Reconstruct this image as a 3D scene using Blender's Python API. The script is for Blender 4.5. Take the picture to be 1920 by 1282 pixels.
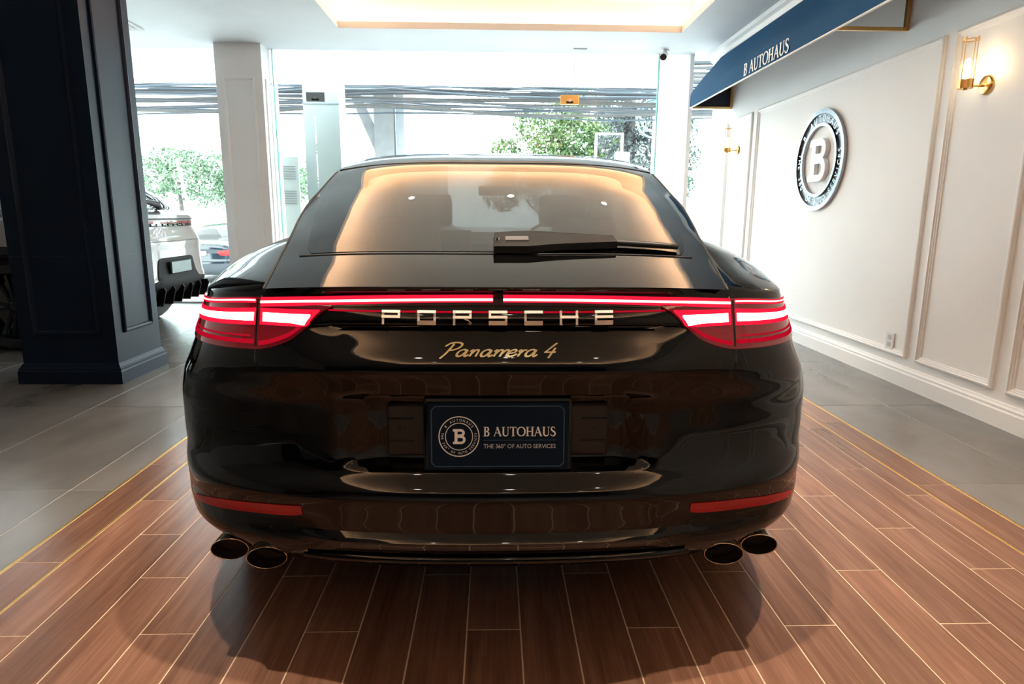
import bpy, bmesh, math, random
import numpy as np
from math import sin, cos, pi, radians, sqrt, atan2
from mathutils import Vector, Matrix

for o in list(bpy.data.objects):
    bpy.data.objects.remove(o)
SC = bpy.context.scene
COL = SC.collection
random.seed(7)
RNG = np.random.default_rng(11)

# ------------------------------------------------------------------ camera
cd = bpy.data.cameras.new('camera')
cam = bpy.data.objects.new('camera', cd)
COL.objects.link(cam)
SC.camera = cam
PIT, YAW, ROL = radians(11.17), radians(1.65), radians(.35)
fw = Vector((sin(YAW) * cos(PIT), cos(YAW) * cos(PIT), -sin(PIT)))
r0 = Vector((cos(YAW), -sin(YAW), 0))
u0 = r0.cross(fw)
rt = r0 * cos(ROL) + u0 * sin(ROL)
up = u0 * cos(ROL) - r0 * sin(ROL)
cam.matrix_world = Matrix(((rt.x, up.x, -fw.x, 0), (rt.y, up.y, -fw.y, 0), (rt.z, up.z, -fw.z, 1.15), (0, 0, 0, 1)))
cd.sensor_width = 36
cd.lens = 1210 / 1920 * 36
cd.clip_start = .05

# ------------------------------------------------------------------ world, exposure
w = bpy.data.worlds.new('world')
SC.world = w
w.use_nodes = True
bg = w.node_tree.nodes['Background']
bg.inputs[0].default_value = (.90, .96, 1, 1)
bg.inputs[1].default_value = 6.0
SC.view_settings.view_transform = 'Standard'
SC.view_settings.look = 'None'
SC.view_settings.gamma = 1
SC.view_settings.use_curve_mapping = False
SC.view_settings.exposure = 0.95

LED_POWER = 19.0
DOWN_W = 105.0

# ------------------------------------------------------------------ materials
MATS = {}


def mat(name, col=(.8, .8, .8), rough=.5, metal=0., spec=.5, coat=0., emit=None, es=0., trans=0., ior=1.45, alpha=1.):
    if name in MATS:
        return MATS[name]
    m = bpy.data.materials.new(name)
    m.use_nodes = True
    b = m.node_tree.nodes['Principled BSDF']
    b.inputs['Base Color'].default_value = (*col, 1)
    b.inputs['Roughness'].default_value = rough
    b.inputs['Metallic'].default_value = metal
    b.inputs['Specular IOR Level'].default_value = spec
    b.inputs['Coat Weight'].default_value = coat
    b.inputs['Coat Roughness'].default_value = .02
    b.inputs['IOR'].default_value = ior
    b.inputs['Transmission Weight'].default_value = trans
    if emit:
        b.inputs['Emission Color'].default_value = (*emit, 1)
        b.inputs['Emission Strength'].default_value = es
    MATS[name] = m
    return m


def N(m, typ, **kw):
    n = m.node_tree.nodes.new(typ)
    for k, v in kw.items():
        if k.startswith('i_'):
            n.inputs[k[2:].replace('_', ' ')].default_value = v
        else:
            setattr(n, k, v)
    return n


def L(m, a, ao, b, bi):
    m.node_tree.links.new(a.outputs[ao], b.inputs[bi])


def noisy(name, c1, c2, scale, stretch=(1, 1, 1), rough=.5, rr=0., bump=0., spec=.5, coord='Object', rnd=0., detail=6, metal=0.):
    """principled material whose colour wanders between two tones"""
    if name in MATS:
        return MATS[name]
    m = mat(name, c1, rough, metal, spec)
    b = m.node_tree.nodes['Principled BSDF']
    tc = N(m, 'ShaderNodeTexCoord')
    mp = N(m, 'ShaderNodeMapping')
    mp.inputs['Scale'].default_value = stretch
    L(m, tc, coord, mp, 'Vector')
    if rnd:
        oi = N(m, 'ShaderNodeObjectInfo')
        ml = N(m, 'ShaderNodeMath', operation='MULTIPLY')
        ml.inputs[1].default_value = rnd
        L(m, oi, 'Random', ml, 0)
        cx = N(m, 'ShaderNodeCombineXYZ')
        for k in range(3):
            L(m, ml, 0, cx, k)
        L(m, cx, 0, mp, 'Location')
    nz = N(m, 'ShaderNodeTexNoise')
    nz.inputs['Scale'].default_value = scale
    nz.inputs['Detail'].default_value = detail
    L(m, mp, 0, nz, 'Vector')
    cr = N(m, 'ShaderNodeValToRGB')
    cr.color_ramp.elements[0].color = (*c1, 1)
    cr.color_ramp.elements[1].color = (*c2, 1)
    cr.color_ramp.elements[0].position = .32
    cr.color_ramp.elements[1].position = .68
    L(m, nz, 'Fac', cr, 'Fac')
    L(m, cr, 'Color', b, 'Base Color')
    if rr:
        mr = N(m, 'ShaderNodeMapRange')
        mr.inputs['To Min'].default_value = rough - rr
        mr.inputs['To Max'].default_value = rough + rr
        L(m, nz, 'Fac', mr, 0)
        L(m, mr, 0, b, 'Roughness')
    if bump:
        bp = N(m, 'ShaderNodeBump')
        bp.inputs['Strength'].default_value = bump
        bp.inputs['Distance'].default_value = .002
        L(m, nz, 'Fac', bp, 'Height')
        L(m, bp, 0, b, 'Normal')
    return m


def wood_mat():
    m = mat('wood_plank', (.2, .09, .05), .25)
    b = m.node_tree.nodes['Principled BSDF']
    tc = N(m, 'ShaderNodeTexCoord')
    oi = N(m, 'ShaderNodeObjectInfo')
    mul = N(m, 'ShaderNodeMath', operation='MULTIPLY')
    mul.inputs[1].default_value = 37
    L(m, oi, 'Random', mul, 0)
    cx = N(m, 'ShaderNodeCombineXYZ')
    for k in range(3):
        L(m, mul, 0, cx, k)
    ad = N(m, 'ShaderNodeVectorMath', operation='ADD')
    L(m, tc, 'Object', ad, 0)
    L(m, cx, 0, ad, 1)
    out = []
    for sc, st, det in ((1.0, (38, 2.2, 1), 5), (1.0, (150, 5, 1), 3), (1.0, (9, 1.2, 1), 2)):
        mp = N(m, 'ShaderNodeMapping')
        mp.inputs['Scale'].default_value = st
        L(m, ad, 0, mp, 'Vector')
        nz = N(m, 'ShaderNodeTexNoise')
        nz.inputs['Scale'].default_value = sc
        nz.inputs['Detail'].default_value = det
        nz.inputs['Distortion'].default_value = .6
        L(m, mp, 0, nz, 'Vector')
        out.append(nz)
    cr = N(m, 'ShaderNodeValToRGB')
    e = cr.color_ramp.elements
    e[0].position, e[0].color = .28, (.088, .040, .024, 1)
    e[1].position, e[1].color = .72, (.27, .145, .098, 1)
    x = e.new(.5)
    x.color = (.165, .080, .050, 1)
    m1 = N(m, 'ShaderNodeMath', operation='MULTIPLY_ADD')
    m1.inputs[1].default_value = .45
    L(m, out[0], 'Fac', m1, 0)
    m2 = N(m, 'ShaderNodeMath', operation='MULTIPLY_ADD')
    m2.inputs[1].default_value = .25
    L(m, out[1], 'Fac', m2, 0)
    m3 = N(m, 'ShaderNodeMath', operation='MULTIPLY')
    m3.inputs[1].default_value = .3
    L(m, out[2], 'Fac', m3, 0)
    L(m, m3, 0, m2, 2)
    L(m, m2, 0, m1, 2)
    L(m, m1, 0, cr, 'Fac')
    hs = N(m, 'ShaderNodeHueSaturation')
    mr = N(m, 'ShaderNodeMapRange')
    mr.inputs['To Min'].default_value = .8
    mr.inputs['To Max'].default_value = 1.2
    L(m, oi, 'Random', mr, 0)
    L(m, mr, 0, hs, 'Value')
    L(m, cr, 'Color', hs, 'Color')
    L(m, hs, 0, b, 'Base Color')
    bp = N(m, 'ShaderNodeBump')
    bp.inputs['Strength'].default_value = .25
    bp.inputs['Distance'].default_value = .001
    L(m, out[1], 'Fac', bp, 'Height')
    L(m, bp, 0, b, 'Normal')
    return m


def glass_mat(name, tint=(.9, .97, .95), ior=1.5, rough=0., haze=0.):
    """thin architectural glass: straight-through transmission plus mirror reflection, optional white film"""
    if name in MATS:
        return MATS[name]
    m = bpy.data.materials.new(name)
    m.use_nodes = True
    nt = m.node_tree
    nt.nodes.clear()
    out = N(m, 'ShaderNodeOutputMaterial')
    tr = N(m, 'ShaderNodeBsdfTransparent')
    tr.inputs[0].default_value = (*tint, 1)
    gl = N(m, 'ShaderNodeBsdfGlossy')
    gl.inputs['Roughness'].default_value = rough
    f0 = ((ior - 1) / (ior + 1)) ** 2
    lw = N(m, 'ShaderNodeLayerWeight')
    lw.inputs['Blend'].default_value = .5
    pw = N(m, 'ShaderNodeMath', operation='POWER')
    pw.inputs[1].default_value = 5
    L(m, lw, 'Facing', pw, 0)
    fr = N(m, 'ShaderNodeMath', operation='MULTIPLY_ADD')
    fr.inputs[1].default_value = 1 - f0
    fr.inputs[2].default_value = f0
    L(m, pw, 0, fr, 0)
    mx = N(m, 'ShaderNodeMixShader')
    src = tr
    if haze:
        df = N(m, 'ShaderNodeBsdfTranslucent')
        df.inputs[0].default_value = (.9, .96, .97, 1)
        mh = N(m, 'ShaderNodeMixShader')
        mh.inputs[0].default_value = haze
        L(m, tr, 0, mh, 1)
        L(m, df, 0, mh, 2)
        src = mh
    L(m, fr, 0, mx, 0)
    L(m, src, 0, mx, 1)
    L(m, gl, 0, mx, 2)
    L(m, mx, 0, out, 0)
    MATS[name] = m
    return m


def emis(name, col, s):
    if name in MATS:
        return MATS[name]
    m = bpy.data.materials.new(name)
    m.use_nodes = True
    m.node_tree.nodes.clear()
    e = N(m, 'ShaderNodeEmission')
    e.inputs[0].default_value = (*col, 1)
    e.inputs[1].default_value = s
    o = N(m, 'ShaderNodeOutputMaterial')
    L(m, e, 0, o, 0)
    MATS[name] = m
    return m


M_WOOD = wood_mat()
M_GROUT = noisy('cream_grout', (.60, .45, .30), (.50, .37, .25), 30, rough=.7)
M_TGROUT = noisy('pale_tile_grout', (.66, .63, .60), (.58, .56, .53), 30, rough=.6)
M_TILE = noisy('grey_tile', (.115, .108, .102), (.165, .155, .148), 3.0, (1, .5, 1), .24, .05, rnd=31)
M_BRASS = noisy('brass', (.72, .43, .14), (.80, .52, .20), 12, rough=.28, metal=1)
M_BRASSF = noisy('brass_strip', (.80, .50, .14), (.86, .58, .2), 12, rough=.35, metal=1)
M_WHITE = noisy('white_paint', (.86, .85, .84), (.89, .88, .87), 2.0, rough=.5)
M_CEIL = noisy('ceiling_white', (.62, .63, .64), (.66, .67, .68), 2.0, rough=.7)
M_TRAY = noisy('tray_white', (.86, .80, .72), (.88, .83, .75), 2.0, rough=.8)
M_NAVY = noisy('navy_paint', (.0055, .0125, .030), (.007, .0155, .036), 4, rough=.40, spec=.20)
M_PAINT = mat('black_car_paint', (.0012, .0011, .0011), .035, 0, .5, 0)
M_PLAST = noisy('black_plastic', (.012, .011, .010), (.018, .016, .014), 40, rough=.45)
M_GLOSSB = mat('gloss_black_trim', (.003, .003, .003), .08)
M_RUB = noisy('tyre_rubber', (.012, .012, .012), (.02, .02, .02), 30, rough=.75)
M_CHROME = mat('chrome', (.85, .83, .80), .08, 1)
M_BCHROME = mat('bronzed_chrome', (.62, .50, .38), .12, 1)
M_LETTER = mat('letter_silver', (.80, .74, .66), .35, .55)
M_RIM = mat('dark_rim', (.05, .05, .055), .25, 1)
M_GOLDBADGE = mat('champagne_badge', (.90, .76, .42), .16, 1)
M_CABIN = noisy('cabin_dark', (.012, .011, .010), (.02, .018, .016), 8, rough=.8)
M_CARGLASS = glass_mat('tinted_car_glass', (.042, .042, .043), 1.55)
M_WSCREEN = glass_mat('windscreen_glass', (.72, .78, .76), 1.5)
M_SIDEGL = glass_mat('dark_side_glass', (.12, .12, .12), 1.55)
M_PANE = glass_mat('clear_pane', (.93, .98, .965), 1.25)
M_TRANSOM = glass_mat('filmed_pane', (.93, .99, .99), 1.25, haze=.5)
M_GEDGE = mat('green_glass_edge', (.20, .52, .45), .2)
M_LAMPRED = mat('lamp_red', (.10, .001, .004), .06, 0, .5, 1, (1, .005, .03), .03)
M_REDGLOW = emis('red_glow', (1, .012, .045), .62)
M_REDDIM = emis('red_dim', (1, .008, .04), .24)
M_LEDHOT = emis('led_hot', (1, .72, .60), 3.2)
M_LEDPINK = emis('led_pink', (1, .46, .40), 1.9)
M_REFLECTOR = noisy('red_reflector', (.42, .006, .012), (.30, .004, .01), 220, rough=.2)


# ------------------------------------------------------------------ mesh helpers
def link(name, me, material=None, parent=None, smooth=False, loc=None):
    if smooth:
        me.polygons.foreach_set('use_smooth', [True] * len(me.polygons))
    if material is not None:
        me.materials.clear()
        me.materials.append(material)
    o = bpy.data.objects.new(name, me)
    COL.objects.link(o)
    if parent is not None:
        o.parent = parent
    if loc is not None:
        o.location = loc
    return o


def empty(name, loc=(0, 0, 0), rz=0., label=None, cat=None, group=None, kind=None):
    o = bpy.data.objects.new(name, None)
    o.empty_display_size = .1
    COL.objects.link(o)
    o.location = loc
    o.rotation_euler = (0, 0, rz)
    tag(o, label, cat, group, kind)
    return o


def tag(o, label=None, cat=None, group=None, kind=None):
    if label:
        o['label'] = label
    if cat:
        o['category'] = cat
    if group:
        o['group'] = group
    if kind:
        o['kind'] = kind
    return o


class MB:
    def __init__(s):
        s.v, s.f = [], []

    def add(s, vs, fs):
        n = len(s.v)
        s.v += [tuple(map(float, p)) for p in vs]
        s.f += [tuple(i + n for i in q) for q in fs]
        return s

    def box(s, x0, x1, y0, y1, z0, z1):
        vs = [(x, y, z) for z in (z0, z1) for y in (y0, y1) for x in (x0, x1)]
        return s.add(vs, [(0, 2, 3, 1), (4, 5, 7, 6), (0, 1, 5, 4), (2, 6, 7, 3), (0, 4, 6, 2), (1, 3, 7, 5)])

    def bbox(s, x0, x1, y0, y1, z0, z1, b=.01, seg=2):
        bm = bmesh.new()
        bmesh.ops.create_cube(bm, size=1)
        for v in bm.verts:
            v.co = Vector(((x0 + x1) / 2 + v.co.x * (x1 - x0), (y0 + y1) / 2 + v.co.y * (y1 - y0), (z0 + z1) / 2 + v.co.z * (z1 - z0)))
        bmesh.ops.bevel(bm, geom=bm.edges[:], offset=b, segments=seg, affect='EDGES', profile=.6)
        bm.verts.index_update()
        s.add([v.co for v in bm.verts], [[v.index for v in f.verts] for f in bm.faces])
        bm.free()
        return s

    def prism(s, poly, fn, h0, h1):
        """extrude a 2D polygon; fn(a, b, h) -> xyz"""
        n = len(poly)
        vs = [fn(a, b, h0) for a, b in poly] + [fn(a, b, h1) for a, b in poly]
        fs = [tuple(range(n))[::-1], tuple(range(n, 2 * n))]
        fs += [(i, (i + 1) % n, n + (i + 1) % n, n + i) for i in range(n)]
        return s.add(vs, fs)

    def cyl(s, p, q, r, n=16, r2=None, cap=True):
        p, q = Vector(p), Vector(q)
        d = (q - p).normalized()
        a = d.orthogonal().normalized()
        b = d.cross(a)
        r2 = r if r2 is None else r2
        vs = [p + (a * cos(2 * pi * k / n) + b * sin(2 * pi * k / n)) * r for k in range(n)]
        vs += [q + (a * cos(2 * pi * k / n) + b * sin(2 * pi * k / n)) * r2 for k in range(n)]
        fs = [(k, (k + 1) % n, n + (k + 1) % n, n + k) for k in range(n)]
        if cap:
            fs += [tuple(range(n))[::-1], tuple(range(n, 2 * n))]
        return s.add(vs, fs)

    def lathe(s, prof, fn, n=32, closed=False):
        """prof [(r,h)], fn(r*cos, r*sin, h) -> xyz"""
        m = len(prof)
        vs = [fn(r * cos(2 * pi * k / n), r * sin(2 * pi * k / n), h) for k in range(n) for r, h in prof]
        fs = []
        for k in range(n):
            for j in range(m if closed else m - 1):
                j2 = (j + 1) % m
                fs.append((k * m + j, ((k + 1) % n) * m + j, ((k + 1) % n) * m + j2, k * m + j2))
        return s.add(vs, fs)

    def tube(s, pts, r, n=8):
        pts = [Vector(p) for p in pts]
        ring = []
        for i, p in enumerate(pts):
            d = (pts[min(i + 1, len(pts) - 1)] - pts[max(i - 1, 0)]).normalized()
            a = d.cross(Vector((0, 0, 1)))
            a = a.normalized() if a.length > 1e-4 else d.orthogonal().normalized()
            b = d.cross(a)
            rr = r[i] if isinstance(r, (list, tuple)) else r
            ring.append([p + (a * cos(2 * pi * k / n) + b * sin(2 * pi * k / n)) * rr for k in range(n)])
        vs = [v for q in ring for v in q]
        fs = []
        for i in range(len(pts) - 1):
            for k in range(n):
                fs.append((i * n + k, i * n + (k + 1) % n, (i + 1) * n + (k + 1) % n, (i + 1) * n + k))
        fs += [tuple(range(n))[::-1], tuple(range((len(pts) - 1) * n, len(pts) * n))]
        return s.add(vs, fs)

    def grid(s, A, flip=False):
        """A array (n, m, 3)"""
        n, m = A.shape[:2]
        vs = A.reshape(-1, 3)
        fs = []
        for i in range(n - 1):
            for j in range(m - 1):
                q = (i * m + j, i * m + j + 1, (i + 1) * m + j + 1, (i + 1) * m + j)
                fs.append(q[::-1] if flip else q)
        return s.add(vs, fs)

    def mesh(s, name='m', clean=True):
        me = bpy.data.meshes.new(name)
        me.from_pydata(s.v, [], s.f)
        if clean:
            bm = bmesh.new()
            bm.from_mesh(me)
            bmesh.ops.remove_doubles(bm, verts=bm.verts, dist=1e-5)
            bmesh.ops.recalc_face_normals(bm, faces=bm.faces)
            bm.to_mesh(me)
            bm.free()
        me.update()
        return me

    def build(s, name, material, parent=None, smooth=False, loc=None, angle=None, clean=True):
        me = s.mesh(name, clean)
        o = link(name, me, material, parent, smooth, loc)
        if angle is not None:
            me.polygons.foreach_set('use_smooth', [True] * len(me.polygons))
            me.set_sharp_from_angle(angle=radians(angle))
        return o


def copy_tree(o, parent=None):
    c = o.copy()
    COL.objects.link(c)
    c.parent = parent
    for ch in list(o.children):
        copy_tree(ch, c)
    return c


def pch(xs, ys, x):
    xs = np.asarray(xs, float)
    ys = np.asarray(ys, float)
    x = np.asarray(x, float)
    h = np.diff(xs)
    d = np.diff(ys) / h
    m = np.zeros(len(xs))
    for i in range(1, len(xs) - 1):
        if d[i - 1] * d[i] > 0:
            w1 = 2 * h[i] + h[i - 1]
            w2 = h[i] + 2 * h[i - 1]
            m[i] = (w1 + w2) / (w1 / d[i - 1] + w2 / d[i])
    m[0], m[-1] = d[0], d[-1]
    x = np.clip(x, xs[0], xs[-1])
    i = np.clip(np.searchsorted(xs, x) - 1, 0, len(xs) - 2)
    t = (x - xs[i]) / h[i]
    t2, t3 = t * t, t * t * t
    return (2 * t3 - 3 * t2 + 1) * ys[i] + (t3 - 2 * t2 + t) * h[i] * m[i] + (-2 * t3 + 3 * t2) * ys[i + 1] + (t3 - t2) * h[i] * m[i + 1]


def sstep(a, b, x):
    t = np.clip((np.asarray(x, float) - a) / (b - a), 0, 1)
    return t * t * (3 - 2 * t)


def crom(pts, n=6):
    """Catmull-Rom samples through 2D points"""
    P = [np.array(p, float) for p in pts]
    P = [2 * P[0] - P[1]] + P + [2 * P[-1] - P[-2]]
    out = []
    for i in range(1, len(P) - 2):
        for k in range(n):
            t = k / n
            out.append(.5 * (2 * P[i] + (P[i + 1] - P[i - 1]) * t + (2 * P[i - 1] - 5 * P[i] + 4 * P[i + 1] - P[i + 2]) * t * t
                             + (3 * P[i] - P[i - 1] - 3 * P[i + 1] + P[i + 2]) * t ** 3))
    out.append(P[-2])
    return out


# ------------------------------------------------------------------ lettering: flat meshes in (x, y), h = thickness
JIT = [0]


def ribbon(mb, pts, wd, h):
    """thick polyline; wd scalar or per-point list"""
    JIT[0] += 1
    h = h * (1 + .012 * (JIT[0] % 11))
    n = len(pts)
    P = [np.array(p, float) for p in pts]
    lft, rgt = [], []
    for i in range(n):
        d = P[min(i + 1, n - 1)] - P[max(i - 1, 0)]
        d = d / (np.linalg.norm(d) + 1e-9)
        nn = np.array((-d[1], d[0]))
        k = (wd[i] if isinstance(wd, (list, tuple, np.ndarray)) else wd) / 2
        lft.append(P[i] + nn * k)
        rgt.append(P[i] - nn * k)
    vs = []
    for i in range(n):
        vs += [(*lft[i], h), (*rgt[i], h), (*rgt[i], 0), (*lft[i], 0)]
    fs = []
    for i in range(n - 1):
        for k in range(4):
            fs.append((i * 4 + k, i * 4 + (k + 1) % 4, (i + 1) * 4 + (k + 1) % 4, (i + 1) * 4 + k))
    fs += [(3, 2, 1, 0), tuple((n - 1) * 4 + k for k in range(4))]
    mb.add(vs, fs)


def bar(mb, x0, y0, x1, y1, h):
    JIT[0] += 1
    h = h * (1 + .012 * (JIT[0] % 11))
    mb.box(min(x0, x1), max(x0, x1), min(y0, y1), max(y0, y1), -.001 * h * (JIT[0] % 7), h)


def wide_letter(ch, w_, h_, t, d):
    """square-cornered wide sans capital"""
    m = MB()
    if ch in 'PR':
        bar(m, 0, 0, t, h_, d); bar(m, 0, h_ - t, w_, h_, d); bar(m, w_ - t, h_ * .38, w_, h_, d); bar(m, 0, h_ * .38, w_, h_ * .38 + t, d)
        if ch == 'R':
            ribbon(m, [(w_ * .6, h_ * .38 + t * .5), (w_ - t * .4, 0)], t * 1.1, d)
    if ch == 'O':
        bar(m, 0, 0, t, h_, d); bar(m, w_ - t, 0, w_, h_, d); bar(m, 0, 0, w_, t, d); bar(m, 0, h_ - t, w_, h_, d)
    if ch == 'S':
        bar(m, 0, h_ - t, w_, h_, d); bar(m, 0, h_ / 2, t, h_, d); bar(m, 0, (h_ - t) / 2, w_, (h_ + t) / 2, d); bar(m, w_ - t, 0, w_, h_ / 2, d); bar(m, 0, 0, w_, t, d)
    if ch == 'C':
        bar(m, 0, h_ - t, w_, h_, d); bar(m, 0, 0, t, h_, d); bar(m, 0, 0, w_, t, d)
    if ch == 'H':
        bar(m, 0, 0, t, h_, d); bar(m, w_ - t, 0, w_, h_, d); bar(m, 0, (h_ - t) / 2, w_, (h_ + t) / 2, d)
    if ch == 'E':
        bar(m, 0, 0, t, h_, d); bar(m, 0, 0, w_, t, d); bar(m, 0, h_ - t, w_, h_, d); bar(m, 0, (h_ - t) / 2, w_, (h_ + t) / 2, d)
    return m


def arcpts(cx, cy, rx, ry, a0, a1, n=14):
    return [(cx + rx * cos(radians(a0 + (a1 - a0) * k / n)), cy + ry * sin(radians(a0 + (a1 - a0) * k / n))) for k in range(n + 1)]


def serif_letter(ch, T=.15, t=.055, d=.05, sl=.09):
    """classical capital, cap height 1; returns (MB, advance)"""
    m = MB()

    def stem(x, wd, y0=0, y1=1, s0=True, s1=True):
        bar(m, x - wd / 2, y0, x + wd / 2, y1, d)
        if s0:
            bar(m, x - wd / 2 - sl, y0, x + wd / 2 + sl, y0 + .045, d)
        if s1:
            bar(m, x - wd / 2 - sl, y1 - .045, x + wd / 2 + sl, y1, d)
    if ch == 'B':
        stem(.17, T)
        for cy, ry, rx in ((.755, .22, .22), (.265, .24, .26)):
            p = [(.17, cy + ry)] + arcpts(.30, cy, rx, ry, 90, -90) + [(.17, cy - ry)]
            wd = [t] + [t + (T - t) * cos(radians(90 - 180 * k / 14)) for k in range(15)] + [t]
            ribbon(m, p, wd, d)
        return m, .72
    if ch == 'A':
        ribbon(m, [(.06, 0), (.40, 1.0)], t, d); ribbon(m, [(.36, 1.0), (.72, 0)], T, d)
        bar(m, .18, .32, .58, .32 + t, d); bar(m, -.03, 0, .16, .045, d); bar(m, .6, 0, .84, .045, d)
        return m, .84
    if ch == 'U':
        stem(.17, T, .3, 1, False, True); stem(.66, t, .3, 1, False, True)
        p = [(.17, .32)] + arcpts(.415, .29, .245, .26, 180, 360) + [(.66, .32)]
        ribbon(m, p, [T] + [T - (T - t) * k / 14 for k in range(15)] + [t], d)
        return m, .84
    if ch == 'T':
        stem(.36, T, 0, 1, True, False); bar(m, .02, 1 - t, .70, 1, d); bar(m, .02, .80, .02 + t, 1, d); bar(m, .70 - t, .80, .70, 1, d)
        return m, .74
    if ch == 'O':
        p = arcpts(.47, .5, .39, .47, 0, 360, 32)
        ribbon(m, p, [t + (T - t) * abs(cos(2 * pi * k / 32)) for k in range(33)], d)
        return m, .96
    if ch == 'H':
        stem(.17, T); stem(.68, T); bar(m, .17, .48, .68, .48 + t, d)
        return m, .88
    if ch == 'S':
        p = crom([(.50, .80), (.42, .95), (.26, .98), (.12, .86), (.16, .66), (.30, .54), (.46, .42), (.52, .24), (.42, .06), (.24, .02), (.08, .12), (.05, .24)], 5)
        k = len(p)
        ribbon(m, p, [t + (T - t) * sin(pi * i / (k - 1)) ** 2 for i in range(k)], d)
        return m, .60
    return m, .36


def font_mesh(txt, size=1., ext=0.):
    cu = bpy.data.curves.new('txt', 'FONT')
    cu.body = txt
    cu.size = size
    cu.extrude = ext
    cu.align_x = 'CENTER'
    cu.resolution_u = 3
    o = bpy.data.objects.new('txt', cu)
    COL.objects.link(o)
    dg = bpy.context.evaluated_depsgraph_get()
    me = bpy.data.meshes.new_from_object(o.evaluated_get(dg))
    bpy.data.objects.remove(o)
    bpy.data.curves.remove(cu)
    return me


def warp_mb(mb, fn, name, material, parent):
    m2 = MB()
    m2.v = [tuple(fn(*p)) for p in mb.v]
    m2.f = mb.f
    return m2.build(name, material, parent)


def serif_text(txt, x0, x1, y0, hgt, fn, material, parent, name='letter', T=.15, t=.055, dep=.002):
    items = [(ch, *serif_letter(ch, T, t)) for ch in txt]
    tot = sum(a for _, _, a in items)
    sx = (x1 - x0) / tot
    x = x0
    for ch, m, a in items:
        if m.v:
            x_ = x
            warp_mb(m, lambda p, q, r: fn(x_ + p * sx, y0 + q * hgt, r / .05 * dep), name, material, parent)
        x += a * sx


def plain_text(txt, cx, y0, width, hgt, fn, material, parent, name='tagline', dep=.001):
    me = font_mesh(txt)
    co = np.array([v.co[:] for v in me.vertices])
    wx = co[:, 0].max() - co[:, 0].min()
    cap = .69
    mid = (co[:, 0].max() + co[:, 0].min()) / 2
    m = MB()
    m.v = [tuple(fn(cx + (p[0] - mid) * width / wx, y0 + p[1] * hgt / cap, dep)) for p in co]
    m.f = [tuple(p.vertices) for p in me.polygons]
    bpy.data.meshes.remove(me)
    return m.build(name, material, parent)


def ring_text(txt, r, hgt, a_mid, span, fn, material, parent, inward=False, dep=.001):
    """letters set around a circle; inward=True reads along the bottom"""
    m = MB()
    n = len(txt)
    for i, ch in enumerate(txt):
        if ch == ' ':
            continue
        f = (i / (n - 1) - .5) * span
        a = radians(a_mid + (f if inward else -f))
        me = font_mesh(ch)
        co = [(v.co.x * hgt / .69 * .9, v.co.y * hgt / .69 - hgt / 2) for v in me.vertices]
        ca, sa = cos(a), sin(a)
        pts = []
        for px, py in co:
            if inward:
                px, py = -px, -py
            # local up is radial, local right is clockwise
            rr = r + py
            pts.append(fn(ca * rr + sa * px, sa * rr - ca * px, dep))
        m.add(pts, [tuple(p.vertices) for p in me.polygons])
        bpy.data.meshes.remove(me)
    return tag(m.build('ring_lettering', material, parent), kind='stuff')


def annulus(mb, r0_, r1_, h0, h1, fn, n=64):
    mb.lathe([(r0_, h0), (r0_, h1), (r1_, h1), (r1_, h0)], lambda a, b, h: fn(a, b, h), n, True)


def slab_b(fn, size, dep, material, parent, name='letter'):
    m = MB()
    bar(m, -.30, -.5, -.10, .5, dep); bar(m, -.40, -.5, -.05, -.34, dep); bar(m, -.40, .34, -.05, .5, dep)
    for cy, ry, rx, xx in ((.245, .175, .20, .10), (-.21, .21, .23, .12)):
        p = [(-.2, cy + ry)] + arcpts(xx, cy, rx, ry, 90, -90, 14) + [(-.2, cy - ry)]
        ribbon(m, p, .165, dep)
    m.v = [(a * size, b * size, c) for a, b, c in m.v]
    return warp_mb(m, fn, name, material, parent)

# ================================================================== THE ROOM
XL, XR, YB, YG, ZC = -7.6, 2.83, -6.0, 8.45, 3.1
TX0, TX1, TY0, TY1, ZT = -1.67, 2.04, -3.2, 7.48, 3.46       # recessed tray opening and height
FX0, FX1 = -1.60, 2.0                                       # wooden field between the outer brass strips

PYA_ = -.4
# ---- floor: grout bed, wooden planks, brass strips, grey tiles
floor = tag(MB().box(XL, XR, YB, YG + .2, -.12, -.0014).build('floor', M_TGROUT), kind='structure')
bed = MB().box(FX0, FX1, PYA_, 7.55, -.0030, -.0011).build('grout_bed', M_GROUT, floor)
G = .0026
PW, PL = .1513, .862


def plank_mesh(w_, l_):
    m = MB()
    e = .0012
    vs = [(-w_ / 2, -l_ / 2, -.0034), (w_ / 2, -l_ / 2, -.0034), (w_ / 2, l_ / 2, -.0034), (-w_ / 2, l_ / 2, -.0034)]
    vs += [(-w_ / 2 + e, -l_ / 2 + e, 0), (w_ / 2 - e, -l_ / 2 + e, 0), (w_ / 2 - e, l_ / 2 - e, 0), (-w_ / 2 + e, l_ / 2 - e, 0)]
    m.add(vs, [(4, 5, 6, 7), (0, 1, 5, 4), (1, 2, 6, 5), (2, 3, 7, 6), (3, 0, 4, 7)])
    return m.mesh('plank', False)


full = plank_mesh(PW - G, PL - G)
full.materials.append(M_WOOD)


def plank_row(x0, x1, joint, ya, yb):
    y = joint - math.ceil((joint - ya) / PL) * PL
    while y < yb - .02:
        a, b = max(y, ya), min(y + PL, yb)
        y += PL
        if b - a < .03:
            continue
        if abs((x1 - x0) - PW) < 1e-4 and abs((b - a) - PL) < 1e-4:
            o = link('plank', full, None, floor)
        else:
            o = link('plank', plank_mesh(x1 - x0 - G, b - a - G), M_WOOD, floor)
        o.location = ((x0 + x1) / 2, (a + b) / 2, 0)


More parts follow.
